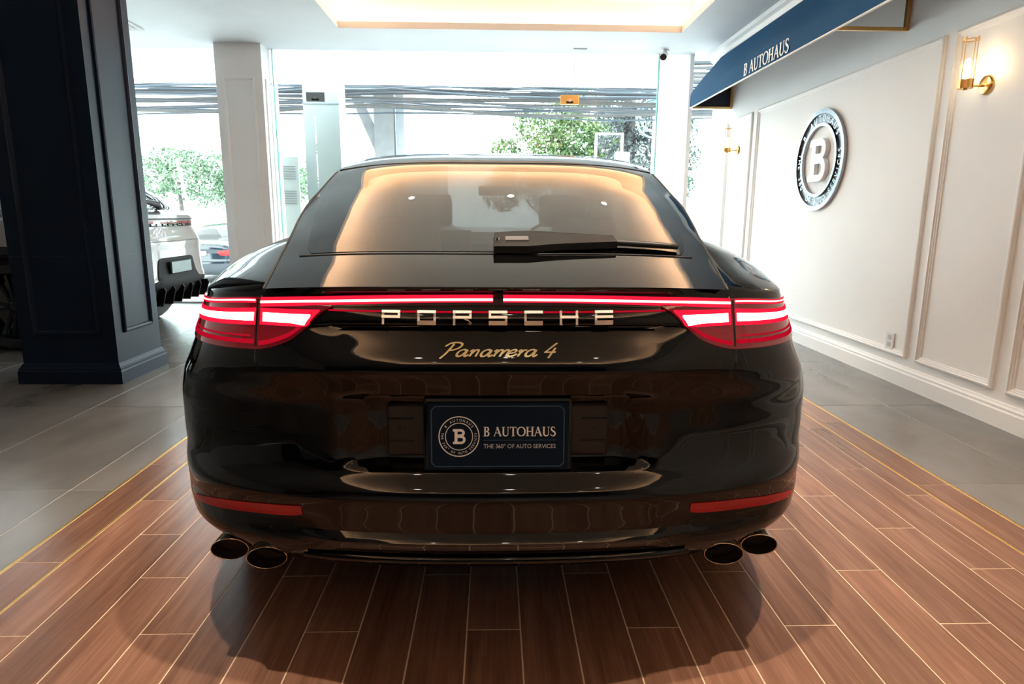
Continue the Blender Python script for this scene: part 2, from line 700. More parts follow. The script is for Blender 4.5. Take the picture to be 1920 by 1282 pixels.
IN0, IN1 = -1.437, 1.843
x = IN0
k = 0
PYA, PYB = -.4, 7.53
while x < IN1 - .02:
    xe_ = min(x + PW, IN1)
    plank_row(x, xe_, 2.491 - .287 * k, PYA, PYB)
    x += PW
    k += 1
plank_row(FX0 + .006, IN0 - .008, 2.88, PYA, PYB)
plank_row(IN1 + .008, FX1 - .006, 2.6, PYA, PYB)
for a, b in ((FX0 - .006, FX0 + .004), (IN0 - .007, IN0 - .001), (IN1 + .001, IN1 + .007), (FX1 - .004, FX1 + .006)):
    MB().box(a, b, PYA, 7.54, -.003, .0008).build('brass_strip', M_BRASSF, floor)
MB().box(FX0, FX1, 7.54, 7.55, -.003, .0008).build('brass_strip', M_BRASSF, floor)


def tile(x0, x1, y0, y1):
    g = .0022
    o = link('tile', plank_mesh(x1 - x0 - g, y1 - y0 - g), M_TILE, floor)
    o.location = ((x0 + x1) / 2, (y0 + y1) / 2, 0)


lx = [FX0 - .007, -1.785]
while lx[-1] > XL + .05:
    lx.append(max(lx[-1] - .617, XL))
ly = [-3.4 + 1.2 * i for i in range(9)] + [7.4, 8.44]
ly = sorted(set(round(v, 3) for v in ly if v < 7.3)) + [7.4, YG]
for i in range(len(lx) - 1):
    for j in range(len(ly) - 1):
        tile(lx[i + 1], lx[i], ly[j], ly[j + 1])
for xa, xb in ((FX1 + .007, 2.445), (2.445, XR)):
    for j in range(len(ly) - 1):
        tile(xa, xb, ly[j], ly[j + 1])
for i in range(6):
    tile(FX0 + i * .6, FX0 + (i + 1) * .6, 7.552, YG)
    for j in range(4):
        tile(FX0 + i * .6, FX0 + (i + 1) * .6, PYA_ - 1.2 * (j + 1), PYA_ - 1.2 * j)

# ---- ceiling with lit tray
cm = MB()
cm.box(XL, TX0, YB, YG + .3, ZC, ZC + .07)
cm.box(TX1, XR + .2, YB, YG + .3, ZC, ZC + .07)
cm.box(TX0, TX1, TY1, YG + .3, ZC, ZC + .07)
cm.box(TX0, TX1, YB, TY0, ZC, ZC + .07)
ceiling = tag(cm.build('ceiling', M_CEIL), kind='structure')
O = .16
tm = MB()
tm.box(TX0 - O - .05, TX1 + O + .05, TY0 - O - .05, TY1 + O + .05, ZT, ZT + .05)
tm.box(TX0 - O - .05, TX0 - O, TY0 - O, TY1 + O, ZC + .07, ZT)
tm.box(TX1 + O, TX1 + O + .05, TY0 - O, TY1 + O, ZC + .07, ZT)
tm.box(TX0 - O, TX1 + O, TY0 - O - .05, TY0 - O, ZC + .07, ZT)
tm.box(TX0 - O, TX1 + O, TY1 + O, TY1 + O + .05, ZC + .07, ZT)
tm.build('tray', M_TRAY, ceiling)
M_LED = emis('cove_led', (1, .62, .37), LED_POWER)
for a in ((TX0 - O + .02, TX0 - O + .06, TY0, TY1), (TX1 + O - .06, TX1 + O - .02, TY0, TY1),
          (TX0, TX1, TY0 - O + .02, TY0 - O + .06), (TX0, TX1, TY1 + O - .06, TY1 + O - .02)):
    MB().box(*a, ZC + .072, ZC + .085).build('led_strip', M_LED, ceiling)
# plain rear and left enclosure
tag(MB().box(XL - .2, XR + .2, YB - .15, YB, 0, ZC + .07).build('wall_back', M_NAVY), kind='structure')
tag(MB().box(XL - .2, XL, YB, YG + .2, 0, ZC + .07).build('wall_left', M_WHITE), kind='structure')

# ---- right wall with panel mouldings
wall = tag(MB().box(XR, XR + .2, YB, YG + .25, 0, ZC).build('wall_right', M_WHITE), kind='structure')


def frame_moulding(ya, yb, za, zb, parent):
    prof = [(0, 0), (0, .012), (.007, .020), (.016, .022), (.022, .014), (.030, .013), (.034, .008), (.042, .007), (.045, 0)]
    m = MB()
    rows = []
    for yy, zz, sy, sz in ((ya, za, 1, 1), (yb, za, -1, 1), (yb, zb, -1, -1), (ya, zb, 1, -1)):
        rows.append([(XR - h, yy + sy * d_, zz + sz * d_) for d_, h in prof])
    n = len(prof)
    vs = [p for r_ in rows for p in r_]
    fs = [(i * n + j, ((i + 1) % 4) * n + j, ((i + 1) % 4) * n + j + 1, i * n + j + 1) for i in range(4) for j in range(n - 1)]
    m.add(vs, fs)
    return m.build('panel_moulding', M_WHITE, parent)


for ya, yb in ((7.30, 8.06), (4.24, 7.16), (3.46, 4.14), (.55, 3.36), (-.25, .45), (-3.1, -.35)):
    frame_moulding(ya, yb, .195, 2.262, wall)


def run_trim(name, prof, y0, y1, material):
    m = MB()
    m.prism(prof, lambda a, b, h: (XR - a, h, b), y0, y1)
    return tag(m.build(name, material), kind='structure')


run_trim('baseboard_right', [(0, 0), (.022, 0), (.022, .095), (.017, .105), (.017, .118), (.010, .128), (.006, .14), (0, .142)], YB, YG, M_WHITE)
run_trim('trim_1', [(0, 2.86), (.02, 2.86), (.03, 2.885), (.05, 2.90), (.06, 2.935), (.10, 2.985), (.14, 3.01), (.15, 3.045), (.19, 3.06), (.195, 3.1), (0, 3.1)], YB, YG, M_WHITE)

# ---- glazed front
def pane(name, x0, x1, z0, z1, material, y=YG, edge=True):
    o = tag(MB().box(x0 + .004, x1 - .004, y - .006, y + .006, z0, z1).build(name, material), kind='structure')
    return o


n_ = 1
ZH = 2.70
for x0, x1 in ((XL, -5.35), (-5.35, -3.29), (-2.70, -2.215), (-2.215, .985), (.985, 2.035)):
    pane('window_%d' % n_, x0, x1, .02, ZH - .004, M_PANE); n_ += 1
    pane('window_%d' % n_, x0, x1, ZH + .004, ZC - .005, M_TRANSOM); n_ += 1
pane('window_%d' % n_, 2.50, XR, .02, ZC, M_PANE, YG + .1); n_ += 1
tag(MB().box(2.036, 2.046, YG - .03, YG + .03, .02, ZC).build('trim_2', M_GEDGE), kind='structure')
tag(MB().box(-2.70, -2.692, YG - .02, YG + .02, .02, ZC).build('trim_3', M_GEDGE), kind='structure')
tag(MB().box(XL, XR, YG - .03, YG + .03, -.003, .02).build('trim_4', mat('steel_channel', (.5, .5, .5), .3, 1)), kind='structure')
for fx, mt_, lb in ((-2.195, mat('steel_satin', (.42, .43, .44), .35, 1), 'grey steel patch fitting clamping the glass joint beside white column'),
                    (.943, M_BRASS, 'bronze patch fitting clamping the glass joint near the tree')):
    e_ = empty('glass_patch_fitting', (fx, YG, 2.555), label=lb, cat='glass fitting')
    MB().bbox(-.115, .115, -.022, .022, -.055, .055, .004, 1).build('clamp_plate', mt_, e_)
    MB().cyl((0, -.03, -.01), (0, -.02, -.01), .018, 16).build('screw_cap', M_CHROME, e_)
    MB().bbox(-.045, .045, -.027, -.021, -.045, -.02, .003, 1).build('lock_plate', M_PLAST, e_)

# ---- columns
def panel_frame(m, fn, a0, a1, b0, b1):
    """raised moulding rectangle on a face; fn(a, b, h)"""
    prof = [(0, 0), (0, .014), (.012, .018), (.024, .010), (.030, 0)]
    rows = []
    for aa, bb, sa, sb in ((a0, b0, 1, 1), (a1, b0, -1, 1), (a1, b1, -1, -1), (a0, b1, 1, -1)):
        rows.append([fn(aa + sa * d_, bb + sb * d_, h) for d_, h in prof])
    n = len(prof)
    m.add([p for r_ in rows for p in r_], [(i * n + j, ((i + 1) % 4) * n + j, ((i + 1) % 4) * n + j + 1, i * n + j + 1) for i in range(4) for j in range(n - 1)])


def column(name, x0, x1, y0, y1, material, label, zp0, zp1, inset, base=True, sidepanel=True):
    e_ = empty(name, ((x0 + x1) / 2, (y0 + y1) / 2, 0), label=label, cat='column')
    hx, hy = (x1 - x0) / 2, (y1 - y0) / 2
    MB().box(-hx, hx, -hy, hy, 0, ZC).build('shaft', material, e_)
    faces = [lambda a, b, h: (a, -hy - h, b), lambda a, b, h: (hx + h, a, b), lambda a, b, h: (-a, hy + h, b), lambda a, b, h: (-hx - h, -a, b)]
    for i, fn in enumerate(faces):
        hh = hx if i % 2 == 0 else hy
        m = MB()
        panel_frame(m, fn, -hh + inset, hh - inset, zp0, zp1)
        m.build('panel_moulding', material, e_)
    if base:
        m = MB()
        pr_ = [(0, 0), (.030, 0), (.030, .085), (.024, .092), (.024, .108), (.014, .116), (.010, .128), (.004, .136), (0, .14)]
        rows = []
        for sx, sy in ((-1, -1), (1, -1), (1, 1), (-1, 1)):
            rows.append([(sx * (hx + d_), sy * (hy + d_), z_) for d_, z_ in pr_])
        n = len(pr_)
        m.add([p for r_ in rows for p in r_], [(i * n + j, ((i + 1) % 4) * n + j, ((i + 1) % 4) * n + j + 1, i * n + j + 1) for i in range(4) for j in range(n - 1)])
        m.build('base_moulding', material, e_)
    return e_


nv = column('navy_column', -3.19, -2.555, 4.36, 4.93, M_NAVY, 'square dark navy column with panel mouldings between the two cars', .335, 3.4, .10)
# joint line across the navy panelling
MB().box(-.319, .319, -.2865, .2865, .86, .8615).build('board_joint', M_PLAST, nv)
column('white_column', -3.28, -2.735, 8.16, 8.72, M_WHITE, 'square off-white column with panel moulding beside the glass front', .335, 2.72, .09)
pane('window_%d' % n_, 2.05, 2.42, .02, ZC, glass_mat('frosted_pane', (.93, .99, .99), 1.25, haze=.9))
tag(MB().box(2.42, 2.47, 8.40, 8.50, 0, ZC).build('trim_5', M_WHITE), kind='structure')

# ---- ceiling fittings
e_ = empty('ceiling_vent', (-4.1, 7.35, ZC), label='white square air vent grille recessed in the ceiling behind navy column', cat='vent')
m = MB()
for s_ in (0, 1, 2, 3):
    a = .30 - s_ * .07
    m.lathe([(a * 1.414, -.004), (a * 1.414, -.018), ((a - .03) * 1.414, -.006), ((a - .03) * 1.414, 0)], lambda p, q, h: ((p - q) * .7071, (p + q) * .7071, h), 4, True)
m.build('grille', M_WHITE, e_)
MB().box(-.28, .28, -.28, .28, -.004, -.0005).build('backing', noisy('vent_back', (.35, .36, .37), (.4, .41, .42), 5), e_)
e_ = empty('linear_diffuser', (1.032, 8.22, ZC), label='small grey slot in the ceiling above the glass front', cat='vent')
MB().bbox(-.085, .085, -.02, .02, -.006, 0, .002, 1).build('frame', mat('slot_grey', (.45, .46, .46), .5), e_)
MB().box(-.075, .075, -.008, .008, -.008, -.006).build('slot', M_PLAST, e_)


def cctv(loc, label, s=1., tilt=-.5):
    e_ = empty('security_camera', loc, label=label, cat='camera')
    MB().cyl((0, 0, 0), (0, 0, -.012 * s), .03 * s, 20).build('mount', M_WHITE, e_)
    MB().cyl((0, 0, -.012 * s), (-.02 * s, -.02 * s, -.045 * s), .009 * s, 12).build('bracket', M_WHITE, e_)
    d_ = Vector((-.35, -.85, tilt)).normalized()
    c = Vector((-.02, -.02, -.05)) * s
    MB().cyl(c - d_ * .03 * s, c + d_ * .06 * s, .034 * s, 20).build('housing', M_WHITE, e_)
    MB().cyl(c + d_ * .055 * s, c + d_ * .064 * s, .030 * s, 20).build('lens_face', M_PLAST, e_)


cctv((2.07, 8.24, ZC), 'white bullet security camera with black lens hanging from the ceiling', 1.25)
e_ = empty('small_camera', (2.474, 8.42, 2.60), label='tiny dark camera on the white post by the far awning end', cat='camera')
MB().cyl((0, 0, 0), (.03, 0, 0), .012, 10).build('bracket', M_PLAST, e_)
MB().cyl((.045, .03, .01), (.045, -.06, -.02), .018, 12).build('housing', M_PLAST, e_)

# ---- downlights in the tray
M_DL = emis('downlight_lens', (1, .93, .84), 45)
first = None
for yy in (6.7, 5.0, 3.3, 1.6, -1.2, -2.6):
    for xx in (-.95, .185, 1.32):
        if first is None:
            first = empty('downlight', (xx, yy, ZT), label='small round white downlight recessed in the lit ceiling tray', cat='downlight', group='downlights in the ceiling tray')
            m = MB()
            m.lathe([(.045, -.002), (.048, -.008), (.036, -.006), (.034, -.001)], lambda a, b, h: (a, b, h), 24, True)
            m.build('trim_ring', M_WHITE, first, smooth=True)
            MB().cyl((0, 0, -.0035), (0, 0, -.002), .034, 20).build('lens', M_DL, first)
            o = first
        else:
            o = copy_tree(first)
            o.location = (xx, yy, ZT)
        ld = bpy.data.lights.get('downlight_lamp')
        if ld is None:
            ld = bpy.data.lights.new('downlight_lamp', 'SPOT')
            ld.energy = DOWN_W
            ld.color = (1, .86, .70)
            ld.spot_size = radians(58)
            ld.spot_blend = .7
            ld.shadow_soft_size = .03
        lo = bpy.data.objects.new('lamp', ld)
        COL.objects.link(lo)
        lo.parent = o
        lo.location = (0, 0, -.02)

# ---- wall emblem, sockets, sconces, awning
M_SILV = mat('polished_silver', (.36, .38, .41), .14, 1)
M_DKSILV = noisy('dark_silver', (.10, .11, .12), (.2, .21, .22), 20, rough=.25, metal=1)
em = empty('wall_emblem', (XR, 5.71, 1.625), label='round silver emblem with letter B and ring lettering on white wall', cat='emblem')
fn = lambda a, b, h: (-.001 - h, -a, b)
RE = .425
m = MB(); annulus(m, RE - .035, RE, 0, .03, fn); m.build('outer_ring', M_SILV, em)
m = MB(); annulus(m, RE - .14, RE - .115, 0, .03, fn); m.build('inner_ring', M_SILV, em)
m = MB(); annulus(m, RE - .12, RE - .03, 0, .012, fn); m.build('lettering_band', M_DKSILV, em)
ring_text('B AUTOHAUS', RE - .075, .055, 90, 108, fn, M_SILV, em, dep=.022)
ring_text('THE 360\u00b0 OF AUTO SERVICES', RE - .075, .05, 270, 200, fn, M_SILV, em, True, dep=.022)
slab_b(fn, .36, .035, mat('white_enamel', (.85, .87, .89), .25), em, 'letter')

so = empty('wall_socket', (XR, 4.44, .285), label='white double wall socket above the baseboard under the emblem', cat='socket')
MB().bbox(-.012, 0, -.045, .045, -.06, .06, .004, 2).build('face_plate', mat('socket_white', (.75, .75, .75), .35), so)
for zz in (-.025, .025):
    MB().bbox(-.014, -.011, -.018, .018, zz - .016, zz + .016, .002, 1).build('outlet', mat('socket_grey', (.55, .55, .55), .4), so)


def sconce(y, label):
    e_ = empty('wall_sconce', (XR, y, 1.895), label=label, cat='wall lamp')
    cx = -.13
    m = MB(); m.lathe([(0, -.022), (.045, -.020), (.052, -.014), (.055, 0), (0, 0)], lambda a, b, h: (h, a, b), 32)
    m.build('wall_plate', M_BRASS, e_, angle=40)
    MB().cyl((-.02, 0, -.005), (cx, 0, -.005), .0065, 12).build('arm', M_BRASS, e_, angle=40)
    m = MB(); m.lathe([(0, -.030), (.012, -.030), (.012, -.022), (.040, -.022), (.040, .026), (.034, .026), (.034, -.01), (0, -.01)], lambda a, b, h: (cx + a, b, h), 28)
    m.build('cup', M_BRASS, e_, angle=40)
    m = MB(); m.lathe([(.037, .02), (.037, .235)], lambda a, b, h: (cx + a * (1 + .04 * cos(16 * atan2(b, a))), b * (1 + .04 * cos(16 * atan2(b, a))), h), 96)
    m.build('glass_shade', glass_mat('ribbed_glass', (.97, .96, .93), 1.45), e_, True)
    for k in range(4):
        a = k * pi / 2 + .4
        MB().cyl((cx + .042 * cos(a), .042 * sin(a), -.02), (cx + .042 * cos(a), .042 * sin(a), .245), .0022, 8).build('rod', M_BRASS, e_)
        MB().cyl((cx + .042 * cos(a), .042 * sin(a), .243), (cx + .042 * cos(a), .042 * sin(a), .252), .005, 8).build('finial', M_BRASS, e_)
    m = MB(); m.lathe([(.039, .236), (.044, .236), (.044, .242), (.039, .242)], lambda a, b, h: (cx + a, b, h), 32, True)
    m.build('top_ring', M_BRASS, e_, angle=40)
    m = MB(); m.lathe([(0, -.01), (.010, -.01), (.012, .03), (.017, .07), (.018, .09), (.012, .115), (0, .122)], lambda a, b, h: (cx + a, b, h + .02), 20)
    m.build('bulb', emis('sconce_bulb', (1, .80, .52), 26), e_, True)


sconce(3.84, 'brass wall sconce with clear glass cylinder beside the large emblem panel')
sconce(7.69, 'brass wall sconce with clear glass cylinder under the far end of awning')

aw = empty('awning', (XR, 5.7, 2.4), label='blue fabric wall awning with white lettering and brass frame', cat='awning')
AY0, AY1 = 3.2, 8.02
M_CANVAS = noisy('blue_canvas', (.004, .060, .150), (.007, .078, .185), 1.2, (1, .6, 1), .7, bump=.15, spec=.15)
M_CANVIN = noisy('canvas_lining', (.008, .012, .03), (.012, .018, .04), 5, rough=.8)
prof = [(2.335, 2.405), (2.333, 2.45), (2.333, 2.50), (2.334, 2.54), (2.340, 2.566), (2.40, 2.645), (2.47, 2.735), (2.54, 2.82), (2.61, 2.905), (2.67, 2.98)]
n1 = 80
A = np.zeros((n1, len(prof), 3))
for i in range(n1):
    yy = AY0 + (AY1 - AY0) * i / (n1 - 1)
    for j, (px, pz) in enumerate(prof):
        t = j / (len(prof) - 1)
        wr = .010 * sin(yy * 2.1 + t * 4) * sin(pi * t) + .006 * sin(yy * 5.3 - t * 7) * sin(pi * t)
        A[i, j] = (px - XR - wr * .7, yy - 5.7, pz - 2.4 + wr * .7)
m = MB(); m.grid(A); m.build('canopy', M_CANVAS, aw, True)
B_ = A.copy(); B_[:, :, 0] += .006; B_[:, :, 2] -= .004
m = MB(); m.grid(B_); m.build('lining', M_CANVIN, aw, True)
m = MB(); m.prism([(a - XR, b - 2.4) for a, b in prof] + [(-.002, .55), (-.002, .01)], lambda a, b, h: (a, h, b), AY1 - 5.7 - .004, AY1 - 5.7)
m.build('end_panel', M_CANVAS, aw)
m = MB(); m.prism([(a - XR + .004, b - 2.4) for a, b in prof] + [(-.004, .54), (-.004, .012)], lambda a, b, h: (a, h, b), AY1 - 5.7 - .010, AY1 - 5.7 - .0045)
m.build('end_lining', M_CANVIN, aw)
MB().box(2.329 - XR, 2.343 - XR, AY0 - 5.7, AY1 - 5.7, .0, .010).build('edge_piping', mat('piping_white', (.8, .78, .74), .5), aw)
for yy in (AY1 - .02, 4.67, 3.3):
    b_ = MB().box(2.34 - XR, -.002, yy - 5.7 - .012, yy - 5.7 + .012, -.004, .020).build('frame_bar', M_BRASS, aw)
    MB().box(-.026, -.002, yy - 5.7 - .012, yy - 5.7 + .012, .02, .45).build('frame_post', M_BRASS, aw)
afn = lambda a, b, h: (2.331 - XR - .002 - h, 5.86 - 5.7 - a, b - 2.4)
serif_text('B AUTOHAUS', -.47, .47, 2.428, .105, afn, mat('awning_white', (.85, .86, .88), .5), aw, T=.17, t=.08)

# ================================================================== CARS
class CarShape:
    """Lower body = horizontal plan contours stacked in z; upper body = crowned cross-sections along y.
    Local frame: rear bumper at y = 0, nose at y = length, centre line x = 0."""

    def __init__(s, **k):
        s.__dict__.update(k)
        A = np.array([p[0] for p in s.plan], float)
        D = np.array([p[1] for p in s.plan], float)
        seg = np.hypot(np.diff(A) * s.wmax, np.diff(D))
        s.S = np.concatenate([[0], np.cumsum(seg)])
        s.A, s.D = A, D
        s.nr = int(np.argmax(A >= 1.0 - 1e-9)) + 1        # rear part, where a grows
        s.smid = s.S[s.nr - 1]

    def prof(s, x, z):
        b = sstep(s.xb[0], s.xb[1], np.abs(x))
        return pch(s.RZ, s.RY, z) * (1 - b) + pch(s.SZ, s.SY, z) * b

    def width(s, z, d):
        f = sstep(.35, .95, d)
        return pch(s.WZ, s.WW, z) * (1 - f) + pch(s.FZ, s.FW, z) * f

    def low(s, q, z):
        q, z = np.broadcast_arrays(np.asarray(q, float), np.asarray(z, float))
        a, d = pch(s.S, s.A, q), pch(s.S, s.D, q)
        x = a * s.width(z, d)
        fade = np.clip(1 - d / .6, 0, 1)
        y = s.prof(x, z) * fade + d
        if s.rec:
            y = y + s.rec(x, z) * (d < .6)
        zt = pch(s.ZTS, s.ZTV, d)
        zt = np.where(q <= s.smid, np.minimum(zt, pch(s.ZRX, s.ZRV, np.abs(x))), zt)
        zz = np.where(z < s.zs, z, s.zs + (z - s.zs) * (zt - s.zs) / (s.zmax - s.zs))
        return np.stack([x, y, zz], -1)

    def rear(s, x, z, off=0.):
        """point of the rear surface seen at lateral x and true height z"""
        x, z = np.broadcast_arrays(np.asarray(x, float), np.asarray(z, float))
        sg = np.where(x < 0, -1., 1.)
        ax = np.abs(x)

        def pt(ax_, z_):
            zt = pch(s.ZRX, s.ZRV, ax_)
            zr = np.where(z_ < s.zs, z_, s.zs + (z_ - s.zs) * (s.zmax - s.zs) / (zt - s.zs))
            W = pch(s.WZ, s.WW, zr)
            for _ in range(3):
                a = np.clip(ax_ / W, 0, .9999)
                d = np.interp(a, s.A[:s.nr], s.D[:s.nr])
                d = pch(s.A[:s.nr], s.D[:s.nr], a)
                W = s.width(zr, d)
            fade = np.clip(1 - d / .6, 0, 1)
            y = s.prof(ax_, zr) * fade + d
            if s.rec:
                y = y + s.rec(ax_, zr)
            return np.stack([ax_, y, z_], -1)
        P = pt(ax, z)
        e = .004
        du = pt(ax + e, z) - pt(np.maximum(ax - e, 0), z)
        dv = pt(ax, z + e) - pt(ax, z - e)
        nrm = np.cross(du, dv)
        nrm /= np.linalg.norm(nrm, axis=-1, keepdims=True) + 1e-9
        nrm = np.where(nrm[..., 1:2] > 0, -nrm, nrm)
        P = P + nrm * np.asarray(off)[..., None]
        P[..., 0] *= sg
        return P

    def top(s, u, v, off=0.):
        u, v = np.broadcast_arrays(np.asarray(u, float), np.asarray(v, float))
        zc, xe, ze = pch(s.TV, s.TZ, v), pch(s.TV, s.TX, v), pch(s.TV, s.TE, v)
        x = u * xe
        p = s.crown
        z = zc - (zc - ze) * np.abs(u) ** p
        dd = pch(s.A[:s.nr], s.D[:s.nr], np.clip(np.abs(x) / s.wmax, 0, .99))
        fd = 1 - sstep(s.TV[0], s.TV[0] + s.bow, v)
        y = v + dd * fd
        return np.stack([x, y, z + off], -1)


def strip_patch(C, x0, x1, ztop, zbot, off, nx=40, nz=10, thick=.004):
    """raised patch on a car's rear between two height curves, with returned edges"""
    xs = np.linspace(x0, x1, nx)
    zt = np.array([ztop(abs(a)) for a in xs])
    zb_ = np.array([zbot(abs(a)) for a in xs])
    t = np.linspace(0, 1, nz)
    Z = zb_[:, None] + (zt - zb_)[:, None] * t[None]
    X = np.repeat(xs[:, None], nz, 1)
    F = C.rear(X, Z, np.full(X.shape, off))
    B = C.rear(X, Z, np.full(X.shape, off - thick))
    m = MB()
    m.grid(F)
    for sl in ((slice(None), 0), (slice(None), -1), (0, slice(None)), (-1, slice(None))):
        m.grid(np.stack([F[sl], B[sl]], 1))
    return m


def wheel(parent, c, R_, wd, side, rim_mat, spokes=10):
    """side = +1 when the outside faces +x"""
    fn = lambda a, b, h: (h * side, a, b)
    ri = R_ * .76
    m = MB()
    m.lathe([(ri, -wd / 2), (R_ - .03, -wd / 2), (R_ - .008, -wd / 2 + .02), (R_, -wd / 2 + .05), (R_, wd / 2 - .05), (R_ - .008, wd / 2 - .02), (R_ - .03, wd / 2), (ri, wd / 2), (ri - .01, wd / 2 - .02), (ri - .01, -wd / 2 + .02)], fn, 48, True)
    t_ = m.build('tyre', M_RUB, parent, angle=35)
    t_.location = c
    m = MB()
    m.lathe([(ri - .012, -wd / 2 + .02), (ri - .002, -wd / 2), (ri - .02, -wd / 2), (ri - .03, wd / 2 - .05), (ri - .016, wd / 2 - .004), (ri - .001, wd / 2 + .004), (ri - .001, wd / 2 - .02)], fn, 48, True)
    for k in range(spokes):
        a = 2 * pi * k / spokes
        ca, sa = cos(a), sin(a)
        for q in (-1, 1):
            p0 = (.05, q * .012)
            p1 = (ri - .015, q * .045)
            nn = .014
            poly = [(p0[0], p0[1] - nn), (p1[0], p1[1] - nn * .8), (p1[0], p1[1] + nn * .8), (p0[0], p0[1] + nn)]
            m.prism(poly, lambda p, r_, h: fn(p * ca - r_ * sa, p * sa + r_ * ca, h), wd / 2 - .06, wd / 2 - .02)
    m.lathe([(0, wd / 2 - .015), (.035, wd / 2 - .015), (.06, wd / 2 - .03), (.06, wd / 2 - .09), (0, wd / 2 - .09)], fn, 24)
    r_ = m.build('rim', rim_mat, t_)
    m = MB()
    m.lathe([(0, -.02), (ri - .05, -.02), (ri - .05, .01), (0, .01)], fn, 32)
    m.build('brake_disc', mat('disc_steel', (.2, .2, .2), .35, 1), t_)
    return t_


def car_body(C, name, loc, rz, label, paint, glass, wheels, arch=.39, group=None, rim=None, rearglass=None, cladding=None, nq=150, nz=70, ug=(.88, .93), spokes=10, wheel_r=.355):
    root = empty(name, loc, rz, label, 'car', group)
    # lower body -------------------------------------------------------
    S = C.S
    q1 = np.linspace(0, C.smid, nq)
    q2 = np.linspace(C.smid, S[-1], nq)[1:]
    q = np.concatenate([q1, q2])
    zrow = np.unique(np.concatenate([np.linspace(C.RZ[0], C.zmax, nz), np.array(C.RZ)]))
    Q, Z = np.meshgrid(q, zrow, indexing='ij')
    P = C.low(Q, Z)
    n, mm = P.shape[:2]
    m = MB()
    for sg in (1, -1):
        PP = P * np.array((sg, 1, 1))
        vs = PP.reshape(-1, 3)
        fs = []
        for i in range(n - 1):
            for j in range(mm - 1):
                cx = (PP[i, j] + PP[i + 1, j + 1]) / 2
                if abs(cx[0]) > .55 and any((cx[1] - wy) ** 2 + (cx[2] - wz) ** 2 < arch ** 2 for wy, wz in wheels):
                    continue
                fs.append((i * mm + j, i * mm + j + 1, (i + 1) * mm + j + 1, (i + 1) * mm + j))
        m.add(vs, fs)
    # shoulder -----------------------------------------------------------
    tv = np.linspace(C.TV[0], C.TV[-1], 160)
    E = C.top(np.ones_like(tv), tv)
    k0 = np.argmax(q >= np.interp(C.TX[0] / C.wmax, C.A[:C.nr], S[:C.nr]))
    SH = []
    for i in range(k0, n):
        wpt = P[i, -1]
        yy = wpt[1]
        if yy > C.BV[-1]:
            break
        f = sstep(C.bel0, C.bel1, yy)
        ex, ez = np.interp(yy, E[:, 1], E[:, 0]), np.interp(yy, E[:, 1], E[:, 2])
        bx = ex * (1 - f) + pch(C.BV, C.BX, yy) * f
        bz = ez * (1 - f) + pch(C.BV, C.BZ, yy) * f
        bx = min(bx, wpt[0] * .97)
        bz = max(bz, wpt[2] + .004)
        ctl = np.array((wpt[0] - C.sh[0] * (wpt[0] - bx), yy, wpt[2] + C.sh[1] * (bz - wpt[2])))
        t = np.linspace(0, 1, 12)[:, None]
        SH.append((1 - t) ** 2 * wpt + 2 * t * (1 - t) * ctl + t * t * np.array((bx, yy, bz)))
    SH = np.array(SH)
    for sg in (1, -1):
        m.grid(SH * np.array((sg, 1, 1)))
    body = m.build('body', paint, root, angle=38)
    belt = SH[:, -1]
    # upper body -----------------------------------------------------------
    V0, VG0, VG1, VR, VW = C.TV[0], C.vg[0], C.vg[1], C.vw[0], C.vw[1]
    uu = np.linspace(-1, 1, 61)

    def sheet(va, vb, ua, ub, nv_, nu_, off=0., fa=None):
        v = np.linspace(va, vb, nv_)
        A = []
        for vv in v:
            a = fa(vv) if fa else None
            ul = np.linspace(ua if ua is not None else -a, ub if ub is not None else a, nu_)
            A.append(C.top(ul, np.full(nu_, vv), off))
        return np.array(A)
    ugf = lambda v: pch([VG0, VG0 + .06, VG0 + .3, VG1 - .25, VG1 - .08, VG1], [ug[0] - .03, ug[0], (ug[0] + ug[1]) / 2, ug[1], ug[1] - .03, ug[1] - .13], v)
    wgf = lambda v: pch([VR, VR + .1, VW], [.86, .9, .93], v)
    m = MB()
    m.grid(sheet(V0, VG0, -1, 1, 24, 61))
    v = np.linspace(VG0, VG1, 50)
    for sg in (1, -1):
        A = np.array([C.top(sg * np.linspace(ugf(vv), 1, 8), np.full(8, vv)) for vv in v])
        m.grid(A)
    tg = m.build('tailgate', paint, root, angle=40)
    m = MB()
    m.grid(sheet(VG1, VR, -1, 1, 30, 41))
    v = np.linspace(VR, VW, 20)
    for sg in (1, -1):
        m.grid(np.array([C.top(sg * np.linspace(wgf(vv), 1, 5), np.full(5, vv)) for vv in v]))
    m.build('roof', paint, root, angle=40)
    m = MB()
    m.grid(sheet(VG0, VG1, None, None, 50, 61, .0015, ugf))
    rg = m.build('rear_window', rearglass or glass, root, True)
    m = MB()
    m.grid(sheet(VR, VW, None, None, 20, 31, .0015, wgf))
    m.build('windscreen', M_WSCREEN, root, True)
    # hood between the belt lines in front of the screen
    m = MB()
    rows = []
    for p in belt:
        if p[1] < VW - .02:
            continue
        u_ = np.linspace(-1, 1, 31)
        cr = .05 * min(1, max(0, (C.length - p[1]) / .6))
        rows.append(np.stack([p[0] * u_, np.full(31, p[1]), p[2] + cr * (1 - u_ ** 2)], -1))
    if len(rows) > 2:
        m.grid(np.array(rows))
        m.build('bonnet', paint, root, angle=40)
